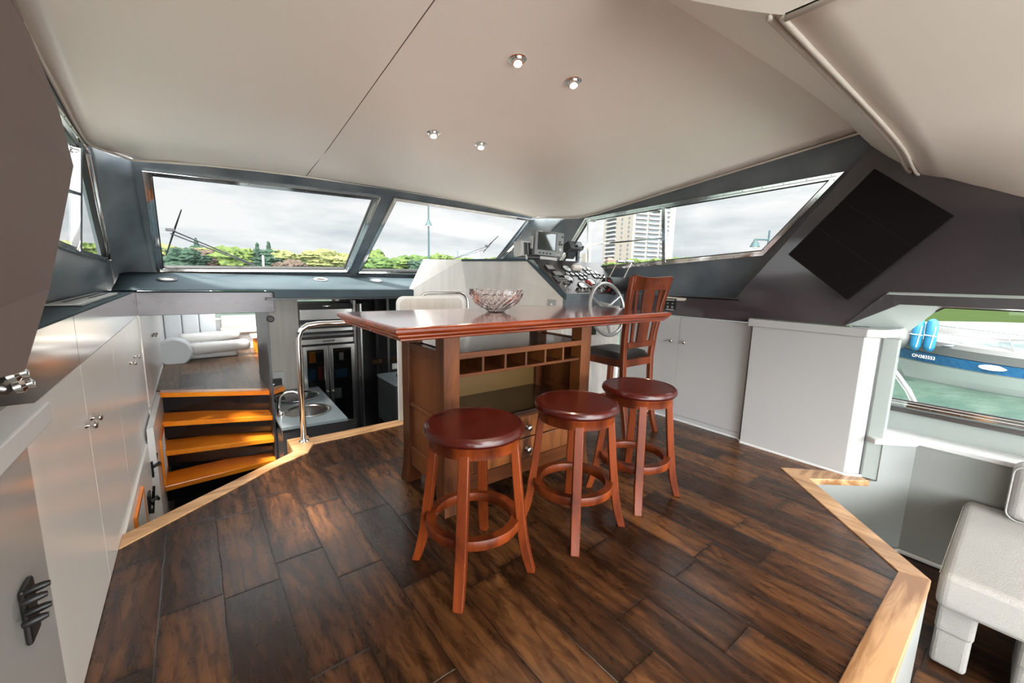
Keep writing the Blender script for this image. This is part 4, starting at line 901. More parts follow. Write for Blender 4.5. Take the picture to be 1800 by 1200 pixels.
MB().lathe([(.175, -.004), (.205, .002), (.208, .006), (.20, .010), (.180, .006), (.172, -.02), (.15, -.07), (.08, -.095), (0, -.10)][::-1][::-1], Matrix.Translation((.79, 4.16, -.098)), 40).build('bowl', 'steel', t, smooth='full')
t = thing('hob_plate', (.80, 4.68, -.10), 'round dark glass-covered basin beyond the sink', 'hob')
MB().lathe([(0, 0), (.21, 0), (.215, .006), (.20, .012), (0, .014)], Matrix.Translation((.80, 4.70, -.099)), 40).build('cover', 'hob', t, smooth=True)
MB().tube([(.80 + .21 * math.cos(a), 4.70 + .21 * math.sin(a), -.088) for a in [2 * math.pi * k / 36 for k in range(36)]], .006, 8, closed=True).build('rim', 'chrome', t, smooth='full')
t = thing('kitchen_tap', (.56, 4.25, -.10), 'curved chrome tap arching over the round sink', 'tap')
MB().tube([(.555, 4.20, -.10), (.555, 4.20, -.02), (.57, 4.20, .06), (.62, 4.19, .10), (.68, 4.18, .105), (.72, 4.17, .08)], [.016, .014, .013, .012, .012, .013], 12, smooth=3).build('spout', 'chrome', t, smooth='full')
MB().lathe([(0, 0), (.03, 0), (.03, .02), (.022, .05), (0, .055)], Matrix.Translation((.56, 4.12, -.10)), 20).build('handle', 'chrome', t, smooth=True)
t = thing('kitchen_tap', (.56, 4.6, -.10), 'small chrome tap at the far basin by the stair panel', 'tap')
MB().tube([(.545, 4.62, -.10), (.545, 4.62, .03), (.56, 4.62, .08), (.59, 4.62, .09)], .009, 10, smooth=3).build('spout', 'chrome', t, smooth='full')
t = thing('splash_box', (.60, 5.0, -.10), 'black box with pale switch cover standing at the back of the galley counter', 'box')
MB().box((.52, 4.93, -.10), (.70, 5.0, .06)).build('box', 'black', t); MB().box((.58, 5.02, -.02), (.74, 5.05, .13)).build('cover', 'white_bright', t, bev=.01)
struct(MB().box((.515, 5.08, -1.1), (.92, 5.12, .99)).build('wall_galley', 'pale_metal'), 'brushed pale bulkhead beside the fridge')
# fridge
t = thing('glass_door_fridge', (1.22, 5.05, -1.1), 'stainless two-door glass fridge built in below the dashboard', 'fridge')
fy = 5.03
fx0, fx1 = .925, 1.50
MB().box((fx0, fy + .03, -1.0), (fx1, fy + .55, .86)).build('interior', 'black', t)
m = MB()
m.box((fx0, fy, .68), (fx1, fy + .03, .80)); m.box((fx0, fy, .40), (fx1, fy + .03, .46)); m.box((fx0, fy, .54), (fx1, fy + .02, .58)); m.box((fx0, fy, -1.0), (fx1, fy + .03, -.62)); m.build('frame', 'steel', t, bev=.003)
m = MB()
for k in range(3): m.cbox(((fx0 + fx1) / 2, fy + .02, .50 + k * .06), (fx1 - fx0, .03, .022), None)
m.build('vent_slats', 'steel_dark', t)
MB().cbox((1.22, fy - .003, .43), (.13, .004, .022)).build('name_plate', 'steel_dark', t)
xm = 1.20
for i, (x0, x1) in enumerate(((fx0, xm - .004), (xm + .004, fx1))):
    r_ = [V((x0, fy - .01, -.60)), V((x1, fy - .01, -.60)), V((x1, fy - .01, .385)), V((x0, fy - .01, .385))]
    m = MB(); m.rim(r_, (0, -1, 0), .045, 0, .03); d = m.build('door', 'steel', t, bev=.004)
    g = MB(); g.face([p + V((0, -.008, 0)) for p in r_]); g.build('pane', 'glass_dark', d)
    knob((xm - .03 if i == 0 else xm + .03, fy - .04, -.16), (0, -1, 0), d, .010, 'chrome')
m = MB()
for z in (-.28, -.03, .18): m.box((fx0 + .03, fy + .0, z), (fx1 - .03, fy + .028, z + .008))
m.build('shelves', 'steel', t)
it = 0
mats_ = ['leaf_mid', 'fender_blue', 'red', 'cream', 'leaf_dark', 'tread', 'fender_blue', 'grey_light', 'leaf_yellow']
names_ = ['green jar', 'blue tub', 'red carton', 'cream tub', 'dark green bottle', 'orange jar', 'teal box', 'grey canister', 'yellow-green jar']
for k, (x, z, ww, hh) in enumerate(((1.25, .188, .05, .13), (.97, -.022, .09, .14), (1.09, -.022, .05, .15), (1.33, .188, .05, .09), (1.42, .188, .04, .15), (1.00, .188, .07, .12), (1.28, -.022, .14, .10), (1.25, -.272, .09, .12), (1.30, .188, .0, .0))):
    if ww == 0: continue
    o = MB().box((x, fy + .001, z), (x + ww, fy + .028, z + hh)).build('food_container', mats_[k], bev=.006)
    tag(o, names_[k] + ' on a shelf inside the galley fridge', 'container', 'food containers in the fridge')
# door frames and bulkheads right of the fridge
struct(MB().box((1.50, 5.0, -1.1), (1.53, 5.10, .9)).build('trim_21', 'steel_dark'), 'dark metal jamb right of the fridge', 'jamb')
t = thing('door_1', (1.60, 5.0, -1.1), 'open grey-brown cabin door leaf beside the fridge', 'door', kind='structure')
MB().slab([(1.53, 4.98), (1.56, 4.96), (1.86, 5.28), (1.83, 5.30)], -1.1, .86).build('leaf', 'steel_dark', t, bev=.002)
m = MB().cbox((1.545, 4.955, -.10), (.018, .02, .16)); m.build('door_handle', 'chrome', t, bev=.003)
MB().box((1.556, 4.93, -1.1), (1.575, 4.97, .86)).build('edge_strip', 'steel', t)
struct(MB().box((1.85, 5.3, -1.1), (3.3, 5.35, .98)).build('wall_galley', 'charcoal'), 'dark cabin bulkhead at the back right of the galley')
struct(MB().box((1.90, 4.98, -1.1), (1.93, 5.3, .98)).build('wall_galley', 'steel_dark'), 'dark brown partition between fridge door and the desk')
struct(MB().box((2.10, 4.9, -.3), (2.5, 4.94, .98)).build('wall_galley', 'pale_metal'), 'pale panel with a switch beside the guard panel')
t = thing('galley_desk', (1.9, 4.4, -1.1), 'dark counter with a small black hob behind the table post', 'counter')
a = PZ(668, 660, .0); 
MB().box((1.72, 4.30, -.03), (2.3, 4.88, .0)).build('worktop', 'counter_blue', t, bev=.003); MB().box((1.73, 4.31, -.55), (2.3, 4.88, -.03)).build('carcass', 'charcoal', t)
MB().box((1.86, 4.42, .0), (2.1, 4.62, .03)).build('hob', 'black_gloss', t, bev=.004)
t = thing('light_switch', (2.12, 4.895, .30), 'double rocker switch on the pale panel beyond the table', 'switch')
c = PY(696, 643, 4.9); MB().cbox(c, (.10, .012, .07)).build('plate', 'pale_metal', t, bev=.002); MB().cbox(c + V((-.018, -.008, 0)), (.022, .008, .035)).build('rocker', 'white_bright', t, bev=.001); MB().cbox(c + V((.018, -.008, 0)), (.022, .008, .035)).build('rocker', 'white_bright', t, bev=.001)
# galley ceiling / dash underside
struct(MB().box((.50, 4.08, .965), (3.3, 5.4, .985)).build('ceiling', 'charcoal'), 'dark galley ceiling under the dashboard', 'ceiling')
t = thing('galley_downlight', PZ(574, 537, .965), 'tiny chrome downlight in the dark galley ceiling', 'light')
MB().lathe([(0, -.01), (.02, -.01), (.03, -.002), (.03, 0)], Matrix.Translation(PZ(574, 537, .965)), 16).build('trim_ring', 'chrome', t, smooth=True)
# unseen white sole added behind the saloon, bounces daylight up to the ceiling
struct(MB().slab([(-1.2, -10), (4.4, -10), (4.4, -3.25), (-1.2, -3.25)], -.55, -.49).build('floor', 'bounce_white'), 'unseen white sole added aft of the saloon to bounce light onto the ceiling', 'floor')
#@@OBJECTS
# ------------------------------------------------------------------ table
t = thing('island_table', (1.52, 1.92, 0), 'glossy cherry-topped island table with wine cubbies and drawers on a walnut base', 'table')
def profile_slab(x0, x1, y0, y1, prof, name, m_, parent):
    r = []
    for d, z in prof: r.append([(x0 + d, y0 + d, z), (x1 - d, y0 + d, z), (x1 - d, y1 - d, z), (x0 + d, y1 - d, z)])
    return MB().sweep(r).build(name, m_, parent, bev=.0012)
X0, X1, Y0, Y1 = .605, 2.52, 1.495, 2.305
profile_slab(X0 + .012, X1 - .012, Y0 + .012, Y1 - .012, [(0, .996), (.003, 1.000)], 'top_surface', 'cherry_top', t)
profile_slab(X0, X1, Y0, Y1, [(.040, .940), (.030, .944), (.030, .952), (.020, .956), (.013, .962), (.013, .970), (.004, .975), (0, .982), (0, .992), (.004, .998), (.012, .9985)], 'edge_moulding', 'cherry_edge', t)
BX0, BX1, BY0, BY1 = .922, 1.965, 1.70, 2.20
pw = .088
def post(x, y, sx_, sy_):
    r = []
    for z, o_ in ((0, .022), (.05, .014), (.12, .004), (.20, 0), (.94, 0)):
        dx, dy = sx_ * o_, sy_ * o_
        h = pw / 2
        r.append([(x - h + dx, y - h + dy, z), (x + h + dx, y - h + dy, z), (x + h + dx, y + h + dy, z), (x - h + dx, y + h + dy, z)])
    MB().sweep(r).build('leg', 'walnut', t, bev=.003)
for x, sx_ in ((BX0 + pw / 2, -1), (BX1 - pw / 2, 1)):
    for y, sy_ in ((BY0 + pw / 2, 0), (BY1 - pw / 2, 0)): post(x, y, sx_ * .4, -1 if y < 1.9 else 1)
ix0, ix1 = BX0 + pw, BX1 - pw
MB().box((ix0 - .01, BY0 + .005, .805), (ix1 + .01, BY1 - .005, .832)).build('top_board', 'walnut_dark', t, bev=.003)
MB().box((ix0, BY0 + .002, .800), (ix1, BY0 + .012, .832)).build('shelf_edge', 'walnut_x', t, bev=.002)
MB().box((ix0, BY0 + .012, .706), (ix1, BY1 - .05, .722)).build('shelf', 'walnut_x', t, bev=.002)
n = 6
for k in range(1, n):
    x = ix0 + (ix1 - ix0) * k / n; MB().box((x - .007, BY0 + .010, .722), (x + .007, BY1 - .05, .805)).build('divider', 'walnut', t, bev=.002)
MB().box((ix0, BY1 - .06, .40), (ix1, BY1 - .045, .81)).build('back', 'back_panel', t)
for xs in ((BX0 + .02, BX0 + .035), (BX1 - .035, BX1 - .02)): MB().box((xs[0], BY0 + pw, .14), (xs[1], BY1 - pw, .83)).build('side_panel', 'walnut', t)
for zz in ((.80, .835), (.475, .495), (.12, .235)):
    for xs in ((BX0 + .006, BX0 + .05), (BX1 - .05, BX1 - .006)): MB().box((xs[0], BY0 + pw, zz[0]), (xs[1], BY1 - pw, zz[1])).build('rail', 'walnut', t, bev=.004)
MB().box((ix0, BY0 + .005, .440), (ix1, BY1 - .03, .462)).build('shelf', 'walnut_dark', t, bev=.003)
MB().box((ix0, BY0 + .006, .455 - .03), (ix1, BY0 + .02, .462)).build('rail', 'walnut_x', t, bev=.003)
MB().box((ix0, BY0 + .03, .10), (ix1, BY1 - .02, .44)).build('carcass', 'walnut_dark', t)
for z0, z1 in ((.300, .425), (.172, .292)):
    d = MB().box((ix0 + .004, BY0 + .008, z0), (ix1 - .004, BY0 + .03, z1)).build('drawer', 'drawer_wood', t, bev=.003)
    knob(((ix0 + ix1) / 2 + .02, BY0 + .008, (z0 + z1) / 2 - .005), (0, -1, 0), d, .019, 'steel')
MB().box((ix0, BY0 + .01, .085), (ix1, BY0 + .03, .168)).build('rail', 'walnut_x', t, bev=.003)
# ------------------------------------------------------------------ crystal bowl
bc = V((1.437, 2.0, 1.0)); t = thing('crystal_bowl', bc, 'cut crystal bowl with diamond pattern standing on the glossy table', 'bowl')
n = 48; prof = [(.048, 0.001), (.055, .004), (.062, .014), (.092, .028), (.124, .050), (.145, .077), (.157, .104), (.162, .130)]
bm = MB(); rings = []
for i, (r, z) in enumerate(prof):
    rings.append([])
    for k in range(n):
        rr = r * (1.0 + (.022 if (k + i) % 2 else -.012) * (1 if 1 < i < 7 else 0)); a = 2 * math.pi * (k + .5 * (i % 2)) / n
        zz = z + (.004 * (k % 2) if i == len(prof) - 1 else 0)
        rings[-1].append(bm.bm.verts.new((bc.x + rr * math.cos(a), bc.y + rr * math.sin(a), bc.z + zz)))
inn = []
for i, (r, z) in enumerate(prof[1:]):
    inn.append([bm.bm.verts.new((bc.x + (r - .010) * math.cos(2 * math.pi * k / n), bc.y + (r - .010) * math.sin(2 * math.pi * k / n), bc.z + z + .008 * (1 - i / 7))) for k in range(n)])
for Rg in (rings, inn):
    for A1, B1 in zip(Rg, Rg[1:]):
        for k in range(n): bm.bm.faces.new([A1[k], A1[(k + 1) % n], B1[(k + 1) % n], B1[k]])
for k in range(n): bm.bm.faces.new([rings[-1][k], rings[-1][(k + 1) % n], inn[-1][(k + 1) % n], inn[-1][k]])
bm.bm.faces.new(rings[0]); bm.bm.faces.new(inn[0])
bm.build('bowl', 'crystal', t)
cut = MB()
for s_ in (-1, 1):
    for k in range(16):
        pts = []
        for i in range(8):
            f = i / 7; z = .022 + f * .088; r_ = .078 + (z - .022) ** .62 * .39 if False else None
            # radius from the profile
            for (r0, z0), (r1, z1) in zip(prof, prof[1:]):
                if z0 <= z <= z1: r_ = r0 + (r1 - r0) * (z - z0) / (z1 - z0)
            a = 2 * math.pi * k / 16 + s_ * f * .95; pts.append((bc.x + (r_ + .003) * math.cos(a), bc.y + (r_ + .003) * math.sin(a), bc.z + z))
        cut.tube(pts, .0022, 5)
cut.build('cut_pattern', 'crystal', t, smooth='full')
# ------------------------------------------------------------------ stools
def make_stool(label):
    t = thing('bar_stool', (0, 0, 0), label, 'stool', 'three round cherry bar stools')
    MB().lathe([(0, .627), (.180, .627), (.184, .625), (.188, .629), (.196, .625), (.201, .615), (.202, .605), (.197, .595), (.188, .592), (0, .592)], None, 64).build('seat', 'cherry_seat', t, smooth=True, angle=22)
    MB().lathe([(.14, .592), (.184, .592), (.184, .583), (.180, .577), (.180, .545), (.14, .545)], None, 64).build('apron', 'cherry_leg', t, smooth=True, angle=40)
    for k in range(4):
        a = R(45 + 90 * k); er = V((math.cos(a), math.sin(a), 0)); et = V((-math.sin(a), math.cos(a), 0)); r = []
        for z, rd, th, wd in ((0, .248, .034, .040), (.025, .240, .036, .040), (.06, .229, .038, .041), (.10, .219, .039, .042), (.16, .208, .038, .042), (.24, .198, .037, .042), (.36, .184, .036, .042), (.563, .163, .034, .040)):
            c = er * rd; r.append([c - er * th / 2 - et * wd / 2 + V((0, 0, z)), c + er * th / 2 - et * wd / 2 + V((0, 0, z)), c + er * th / 2 + et * wd / 2 + V((0, 0, z)), c - er * th / 2 + et * wd / 2 + V((0, 0, z))])
        MB().sweep(r).build('leg', 'cherry_leg', t, bev=.004, smooth=True, angle=30)
    MB().lathe([(.158, .195), (.192, .195), (.194, .198), (.194, .232), (.192, .235), (.158, .235), (.156, .232), (.156, .198), (.158, .195)], None, 64).build('footrest_ring', 'cherry_leg', t, smooth=True, angle=40)
    for k in range(4):
        a = R(45 + 90 * k); MB().lathe([(0, 0), (.006, 0), (.004, .003), (0, .004)], frame((.156 * math.cos(a), .156 * math.sin(a), .215), (0, 0, 1), (-math.cos(a), -math.sin(a), 0)), 10).build('screw_cap', 'walnut_dark', t, smooth=True)
    return t
s1 = make_stool('nearest cherry bar stool, left of the three, in front of the cubbies')
s1.location = (.854, 1.324, 0)
for loc, rz, lb_ in (((1.414, 1.294, 0), 3, 'middle cherry bar stool of the three, seat partly under the table edge'), ((1.924, 1.302, 0), -2, 'farthest cherry bar stool on the right, by the dark-seated chair')):
    c = copy_tree(s1); c.location = loc; c.rotation_euler = (0, 0, R(rz)); c['label'] = lb_
# ------------------------------------------------------------------ tall chair
t = thing('bar_chair', (2.69, 2.03, 0), 'high-backed cherry bar chair with a dark leather seat at the helm', 'chair')
def chain(pts, wx, wy, name, m_='chair_wood', bev=.004):
    r = []
    for x, y, z in pts: r.append([(x - wx / 2, y - wy / 2, z), (x + wx / 2, y - wy / 2, z), (x + wx / 2, y + wy / 2, z), (x - wx / 2, y + wy / 2, z)])
    return MB().sweep(r).build(name, m_, t, bev=bev, smooth=True, angle=30)
for s_, xb, xt, xf in ((-1, 2.515, 2.475, 2.505), (1, 2.865, 2.945, 2.885)):
    chain([(xf + .0, 1.775, 0), (xb, 1.80, .12), (xb, 1.845, .35), (xb, 1.855, .62), (xb * .8 + xt * .2, 1.85, .78), (xb * .4 + xt * .6, 1.825, 1.02), (xt, 1.785, 1.235)], .043, .036, 'back_post')
for xx, xf in ((2.505, 2.49), (2.875, 2.89)): chain([(xf, 2.275, 0), (xx, 2.255, .2), (xx, 2.245, .57)], .042, .042, 'leg')
# crest rail, curved, and lower rail
rr = []
for k in range(9):
    f = k / 8; x = 2.48 + .46 * f; y = 1.79 + .028 * math.sin(math.pi * f); zt1 = 1.245 - .014 * math.sin(math.pi * f)
    rr.append([(x, y - .012, 1.135), (x, y + .012, 1.14), (x, y - .002, zt1), (x, y - .026, zt1)])
MB().sweep(rr).build('crest_rail', 'chair_wood', t, bev=.003, smooth=True, angle=35)
MB().box((2.53, 1.825, .70), (2.86, 1.848, .745)).build('back_rail', 'chair_wood', t, bev=.004)
for x0, x1, w_ in ((2.575, 2.560, .028), (2.695, 2.715, .125), (2.815, 2.865, .028)):
    r = []
    for f in (0, .5, 1):
        x = x0 + (x1 - x0) * f; z = .735 + .41 * f; y = 1.838 - .030 * f; ww = w_ * (1 + .12 * f)
        r.append([(x - ww / 2, y - .008, z), (x + ww / 2, y - .008, z), (x + ww / 2, y + .008, z), (x - ww / 2, y + .008, z)])
    MB().sweep(r).build('slat', 'chair_wood', t, bev=.002)
MB().box((2.50, 1.84, .555), (2.88, 1.87, .612)).build('seat_rail', 'chair_wood', t, bev=.003); MB().box((2.50, 2.235, .555), (2.88, 2.265, .612)).build('seat_rail', 'chair_wood', t, bev=.003)
MB().box((2.492, 1.85, .555), (2.518, 2.26, .612)).build('seat_rail', 'chair_wood', t, bev=.003); MB().box((2.862, 1.85, .555), (2.888, 2.26, .612)).build('seat_rail', 'chair_wood', t, bev=.003)
rows = []
NX = 12
for j in range(NX + 1):
    rw = []
    for i in range(NX + 1):
        u, v = i / NX * 2 - 1, j / NX * 2 - 1; e = (1 - abs(u) ** 4) * (1 - abs(v) ** 4); rw.append((2.69 + u * .195, 2.07 + v * .205, .615 + .055 * max(0, e) ** .35))
    rows.append(rw)
m = MB().grid(rows); m.box((2.50, 1.87, .606), (2.88, 2.27, .618)); m.build('seat_cushion', 'leather_dark', t, smooth=True, angle=60)
for a, b in (((2.50, 1.86, .27), (2.50, 2.25, .27)), ((2.88, 1.86, .27), (2.88, 2.25, .27)), ((2.50, 2.25, .20), (2.88, 2.25, .20)), ((2.50, 1.84, .33), (2.88, 1.84, .33))):
    a, b = V(a), V(b); d = (b - a).normalized(); q = d.cross(V((0, 0, 1))) * .010; MB().extr([a - q - V((0, 0, .018)), a + q - V((0, 0, .018)), a + q + V((0, 0, .018)), a - q + V((0, 0, .018))], b - a).build('stretcher', 'chair_wood', t, bev=.002)
# ------------------------------------------------------------------ sofa lower right
t = thing('sofa', (3.0, -.9, -.48), 'white leather sofa with stitched slab seat at lower right on the lower deck', 'sofa')
MB().box((2.425, -2.4, -.155), (3.43, .105, .010)).build('seat', 'leather_white', t, bev=.035, seg=5)
for y0, y1 in ((-.025, .095), (-.46, -.14)):
    MB().box((2.50, y0, -.30), (2.86, y1, -.150)).build('leg_pad', 'leather_white', t, bev=.018, seg=3); MB().box((2.52, y0 + .004, -.47), (2.85, y1 - .002, -.292)).build('leg', 'leather_white', t, bev=.018, seg=3)
m = MB()
zs = -.012
m.tube([(2.4235, .07, zs), (2.4235, -1.2, zs)], .0018, 5); m.tube([(2.46, .1065, zs), (3.35, .1065, zs)], .0018, 5); m.build('stitching', 'thread', t)
c0 = PX(1768, 842, 3.30)
t = thing('back_cushion', (3.36, -.35, .012), 'white leather back cushion with rounded piped corners on the sofa by the window', 'cushion')
MB().box((3.27, -.75, .012), (3.43, -.035, .315)).build('cover', 'leather_white', t, bev=.05, seg=6)
pp = []
for (yy, zz_, a0, a1) in ((-.085, .265, 0, 90), (-.70, .265, 90, 180), (-.70, .062, 180, 270), (-.085, .062, 270, 360)):
    for k in range(6): a = R(a0 + (a1 - a0) * k / 5); pp.append((3.282, yy + .046 * math.cos(a), zz_ + .046 * math.sin(a)))
MB().tube(pp, .004, 6, closed=True).build('piping', 'leather_white', t, smooth='full')
# ------------------------------------------------------------------ downlights
def downlight(x, y, label):
    z = zc(x, y) - .006; nrm = V((0, -.12, -1)).normalized(); t = thing('downlight', (x, y, z), label, 'light', 'chrome ceiling downlights')
    M = frame((x, y, z), (1, 0, 0), nrm)
    MB().lathe([(.026, .0), (.040, .0), (.042, .003), (.036, .006), (.026, .004)], M, 32).build('trim_ring', 'chrome', t, smooth=True)
    M2 = frame((x, y, z), (1, 0, 0), V((-.15, -.35, -1)))
    MB().lathe([(.0265, -.015), (.0265, .018), (.024, .026), (.019, .027), (.017, .012)], M2, 32).build('swivel_eye', 'chrome', t, smooth=True)
    MB().lathe([(0, .012), (.0165, .012), (.0165, .016), (0, .018)], M2, 24).build('bulb', 'bulb', t, smooth=True)
    ld = bpy.data.lights.new('lamp_light', 'SPOT'); ld.energy = 9; ld.color = (1, .80, .58); ld.spot_size = R(110); ld.spot_blend = .8; ld.shadow_soft_size = .02
    lo = bpy.data.objects.new('lamp_light', ld); col.objects.link(lo); lo.parent = t; lo.location = nrm * .04; lo.rotation_euler = nrm.to_track_quat('-Z', 'Y').to_euler()
for x, y, lb_ in ((1.262, 1.62, 'largest chrome downlight, nearest the camera on the left'), (1.613, 1.605, 'second near chrome downlight, closest to the right soffit'), (1.275, 2.478, 'far chrome downlight on the left, above the bowl'), (1.625, 2.471, 'far chrome downlight on the right, nearest the windscreen')): downlight(x, y, lb_)
# ------------------------------------------------------------------ wipers outside the windscreen
def wiper(pb0, pb1, pa0, pa1, label, name='windscreen_wiper', pa2=None):
    off = WSn.normalized() * -.07
    a, b = WS(*pb0) + off, WS(*pb1) + off; c, d = WS(*pa0) + off, WS(*pa1) + off
    t = thing(name, d, label, 'wiper')
    MB().tube([a, a.lerp(b, .5) + off * .15, b], [.004, .008, .004], 8).build('blade', 'black', t, smooth=True)
    MB().tube([c, d], .006, 8).build('arm', 'charcoal', t, smooth=True)
    e = V((0, 0, -.03)); MB().tube([c + e, d + e * .3], .005, 8).build('arm', 'charcoal', t, smooth=True)
    MB().cbox(c, (.06, .02, .025)).build('joint', 'charcoal', t, bev=.004)
wiper((320, 380), (293, 460), (300, 415), (450, 476), 'wiper with upright black blade outside the left windscreen pane')
wiper((880, 422), (853, 451), (860, 440), (800, 462), 'wiper with short tilted blade outside the right windscreen pane')
# ------------------------------------------------------------------ deck rail outside aft window
a, b = PX(1566, 645, 4.1), PX(1607, 708, 4.1)
t = thing('side_rail', (4.1, b.y, b.z - .3), 'bent stainless grab rail outside the aft side window', 'rail')
MB().tube([(4.1, a.y + .6, a.z + .75), (4.1, a.y + .12, a.z + .15), a, b, b + V((0, -.01, -.25))], .020, 12, smooth=3).build('tube', 'chrome', t, smooth='full')
MB().box((3.67, -3, b.z - .35), (4.3, 4, b.z - .28)).build('side_deck', 'white_bright', t)
# ================================================================== OUTSIDE
WZ = -2.4
struct(MB().face([(-1500, -1500, WZ), (1500, -1500, WZ), (1500, 1500, WZ), (-1500, 1500, WZ)]).build('water', 'water'), 'rippled green harbour water', 'water')
bpy.data.objects['water']['kind'] = 'stuff'
# far shore
shore = MB().slab([(-120, 112), (-60, 118), (20, 120), (90, 105), (135, 78), (160, 40), (175, 5), (600, 5), (600, 600), (-600, 600), (-600, 112)], WZ - .2, WZ + 1.0)
struct(shore.build('ground', 'grass'), 'grassy far shore behind the harbour', 'ground')
shore2 = MB().extr([(34, 3.0, WZ - .3), (60, -40, WZ - .3), (90, -60, WZ - .3), (90, 30, WZ - .3), (40, 22, WZ - .3)], (0, 0, .9))
struct(shore2.build('ground', 'grass'), 'green bank behind the moored boat', 'ground')
def crown(c, rx, rz, seed, m_, parent, kind='round'):
    rnd = random.Random(seed); bm = bmesh.new()
    def blob(p, r, rzz):
        res = bmesh.ops.create_icosphere(bm, subdivisions=4 if r > 2.6 else 3, radius=1)
        ph = [rnd.uniform(0, 6.28) for _ in range(6)]
        for v in res['verts']:
            d = v.co.normalized(); n_ = 1 + .12 * math.sin(d.x * 7 + ph[0]) * math.sin(d.y * 8 + ph[1]) + .10 * math.sin(d.z * 11 + ph[2]) + rnd.uniform(-.13, .13)
            v.co = V((p[0] + d.x * r * n_, p[1] + d.y * r * n_, p[2] + d.z * rzz * n_))
    if kind == 'conifer':
        rx = rx * 2.6
        for k in range(6): f = k / 5; blob((c[0], c[1], c[2] - rz + f * rz * 1.9), rx * (1.05 - f) * .8 + .1, rz * .34)
    else:
        blob(c, rx * .8, rz * .85)
        for k in range(10):
            a = rnd.uniform(0, 6.28); e = rnd.uniform(-.5, 1.0); blob((c[0] + rx * .6 * math.cos(a), c[1] + rx * .6 * math.sin(a), c[2] + rz * .55 * e), rx * rnd.uniform(.26, .48), rz * rnd.uniform(.24, .42))
    me = bpy.data.meshes.new('foliage'); org = V(parent['_o']); bmesh.ops.translate(bm, vec=-org, verts=bm.verts); bm.to_mesh(me); bm.free(); me.materials.append(MAT[m_])
    for p in me.polygons: p.use_smooth = False
    o = bpy.data.objects.new('foliage', me); col.objects.link(o); o.parent = parent; return o
for nm in ('leaf_light', 'leaf_mid', 'leaf_dark', 'leaf_yellow', 'leaf_plum'):
    t_ = MAT[nm].node_tree; b_ = t_.nodes['Principled BSDF']; base = list(b_.inputs['Base Color'].default_value)
    n1 = t_.nodes.new('ShaderNodeTexNoise'); n1.inputs['Scale'].default_value = 1.4; n1.inputs['Detail'].default_value = 8; n1.inputs['Roughness'].default_value = .75; tc_ = t_.nodes.new('ShaderNodeTexCoord'); t_.links.new(tc_.outputs['Object'], n1.inputs['Vector'])
    r1 = t_.nodes.new('ShaderNodeValToRGB'); r1.color_ramp.elements[0].position = .38; r1.color_ramp.elements[1].position = .62
    r1.color_ramp.elements[0].color = (base[0] * .55, base[1] * .6, base[2] * .6, 1); r1.color_ramp.elements[1].color = (min(1, base[0] * 1.6), min(1, base[1] * 1.5), min(1, base[2] * 1.5), 1)
    t_.links.new(n1.outputs[0], r1.inputs[0]); t_.links.new(r1.outputs[0], b_.inputs['Base Color'])
TK = {'leaf_light': 'fresh light green tree', 'leaf_mid': 'mid green leafy tree', 'leaf_dark': 'dark blue-green conifer', 'leaf_yellow': 'yellow-green spring tree', 'leaf_plum': 'brownish plum tree'}
def tree(px, top_py, D, rx, m_, where, kind='round', z0=WZ + .9):
    d = ray(px, top_py); h = math.hypot(d.x, d.y); p = CAM + d * (D / h); top = p.z; H = top - z0
    t = thing('tree', (p.x, p.y, z0), TK[m_] + ', ' + where, 'tree', 'trees along the far shore')
    rz = H * (.5 if kind == 'conifer' else .42)
    crown((p.x, p.y, top - rz * .98), rx, rz, int(px * 7 + D), m_, t, kind)
    MB().tube([(p.x, p.y, z0 - .5), (p.x + .1, p.y, z0 + H * .5)], [.35, .2], 8).build('trunk', 'bark', t, smooth=True)
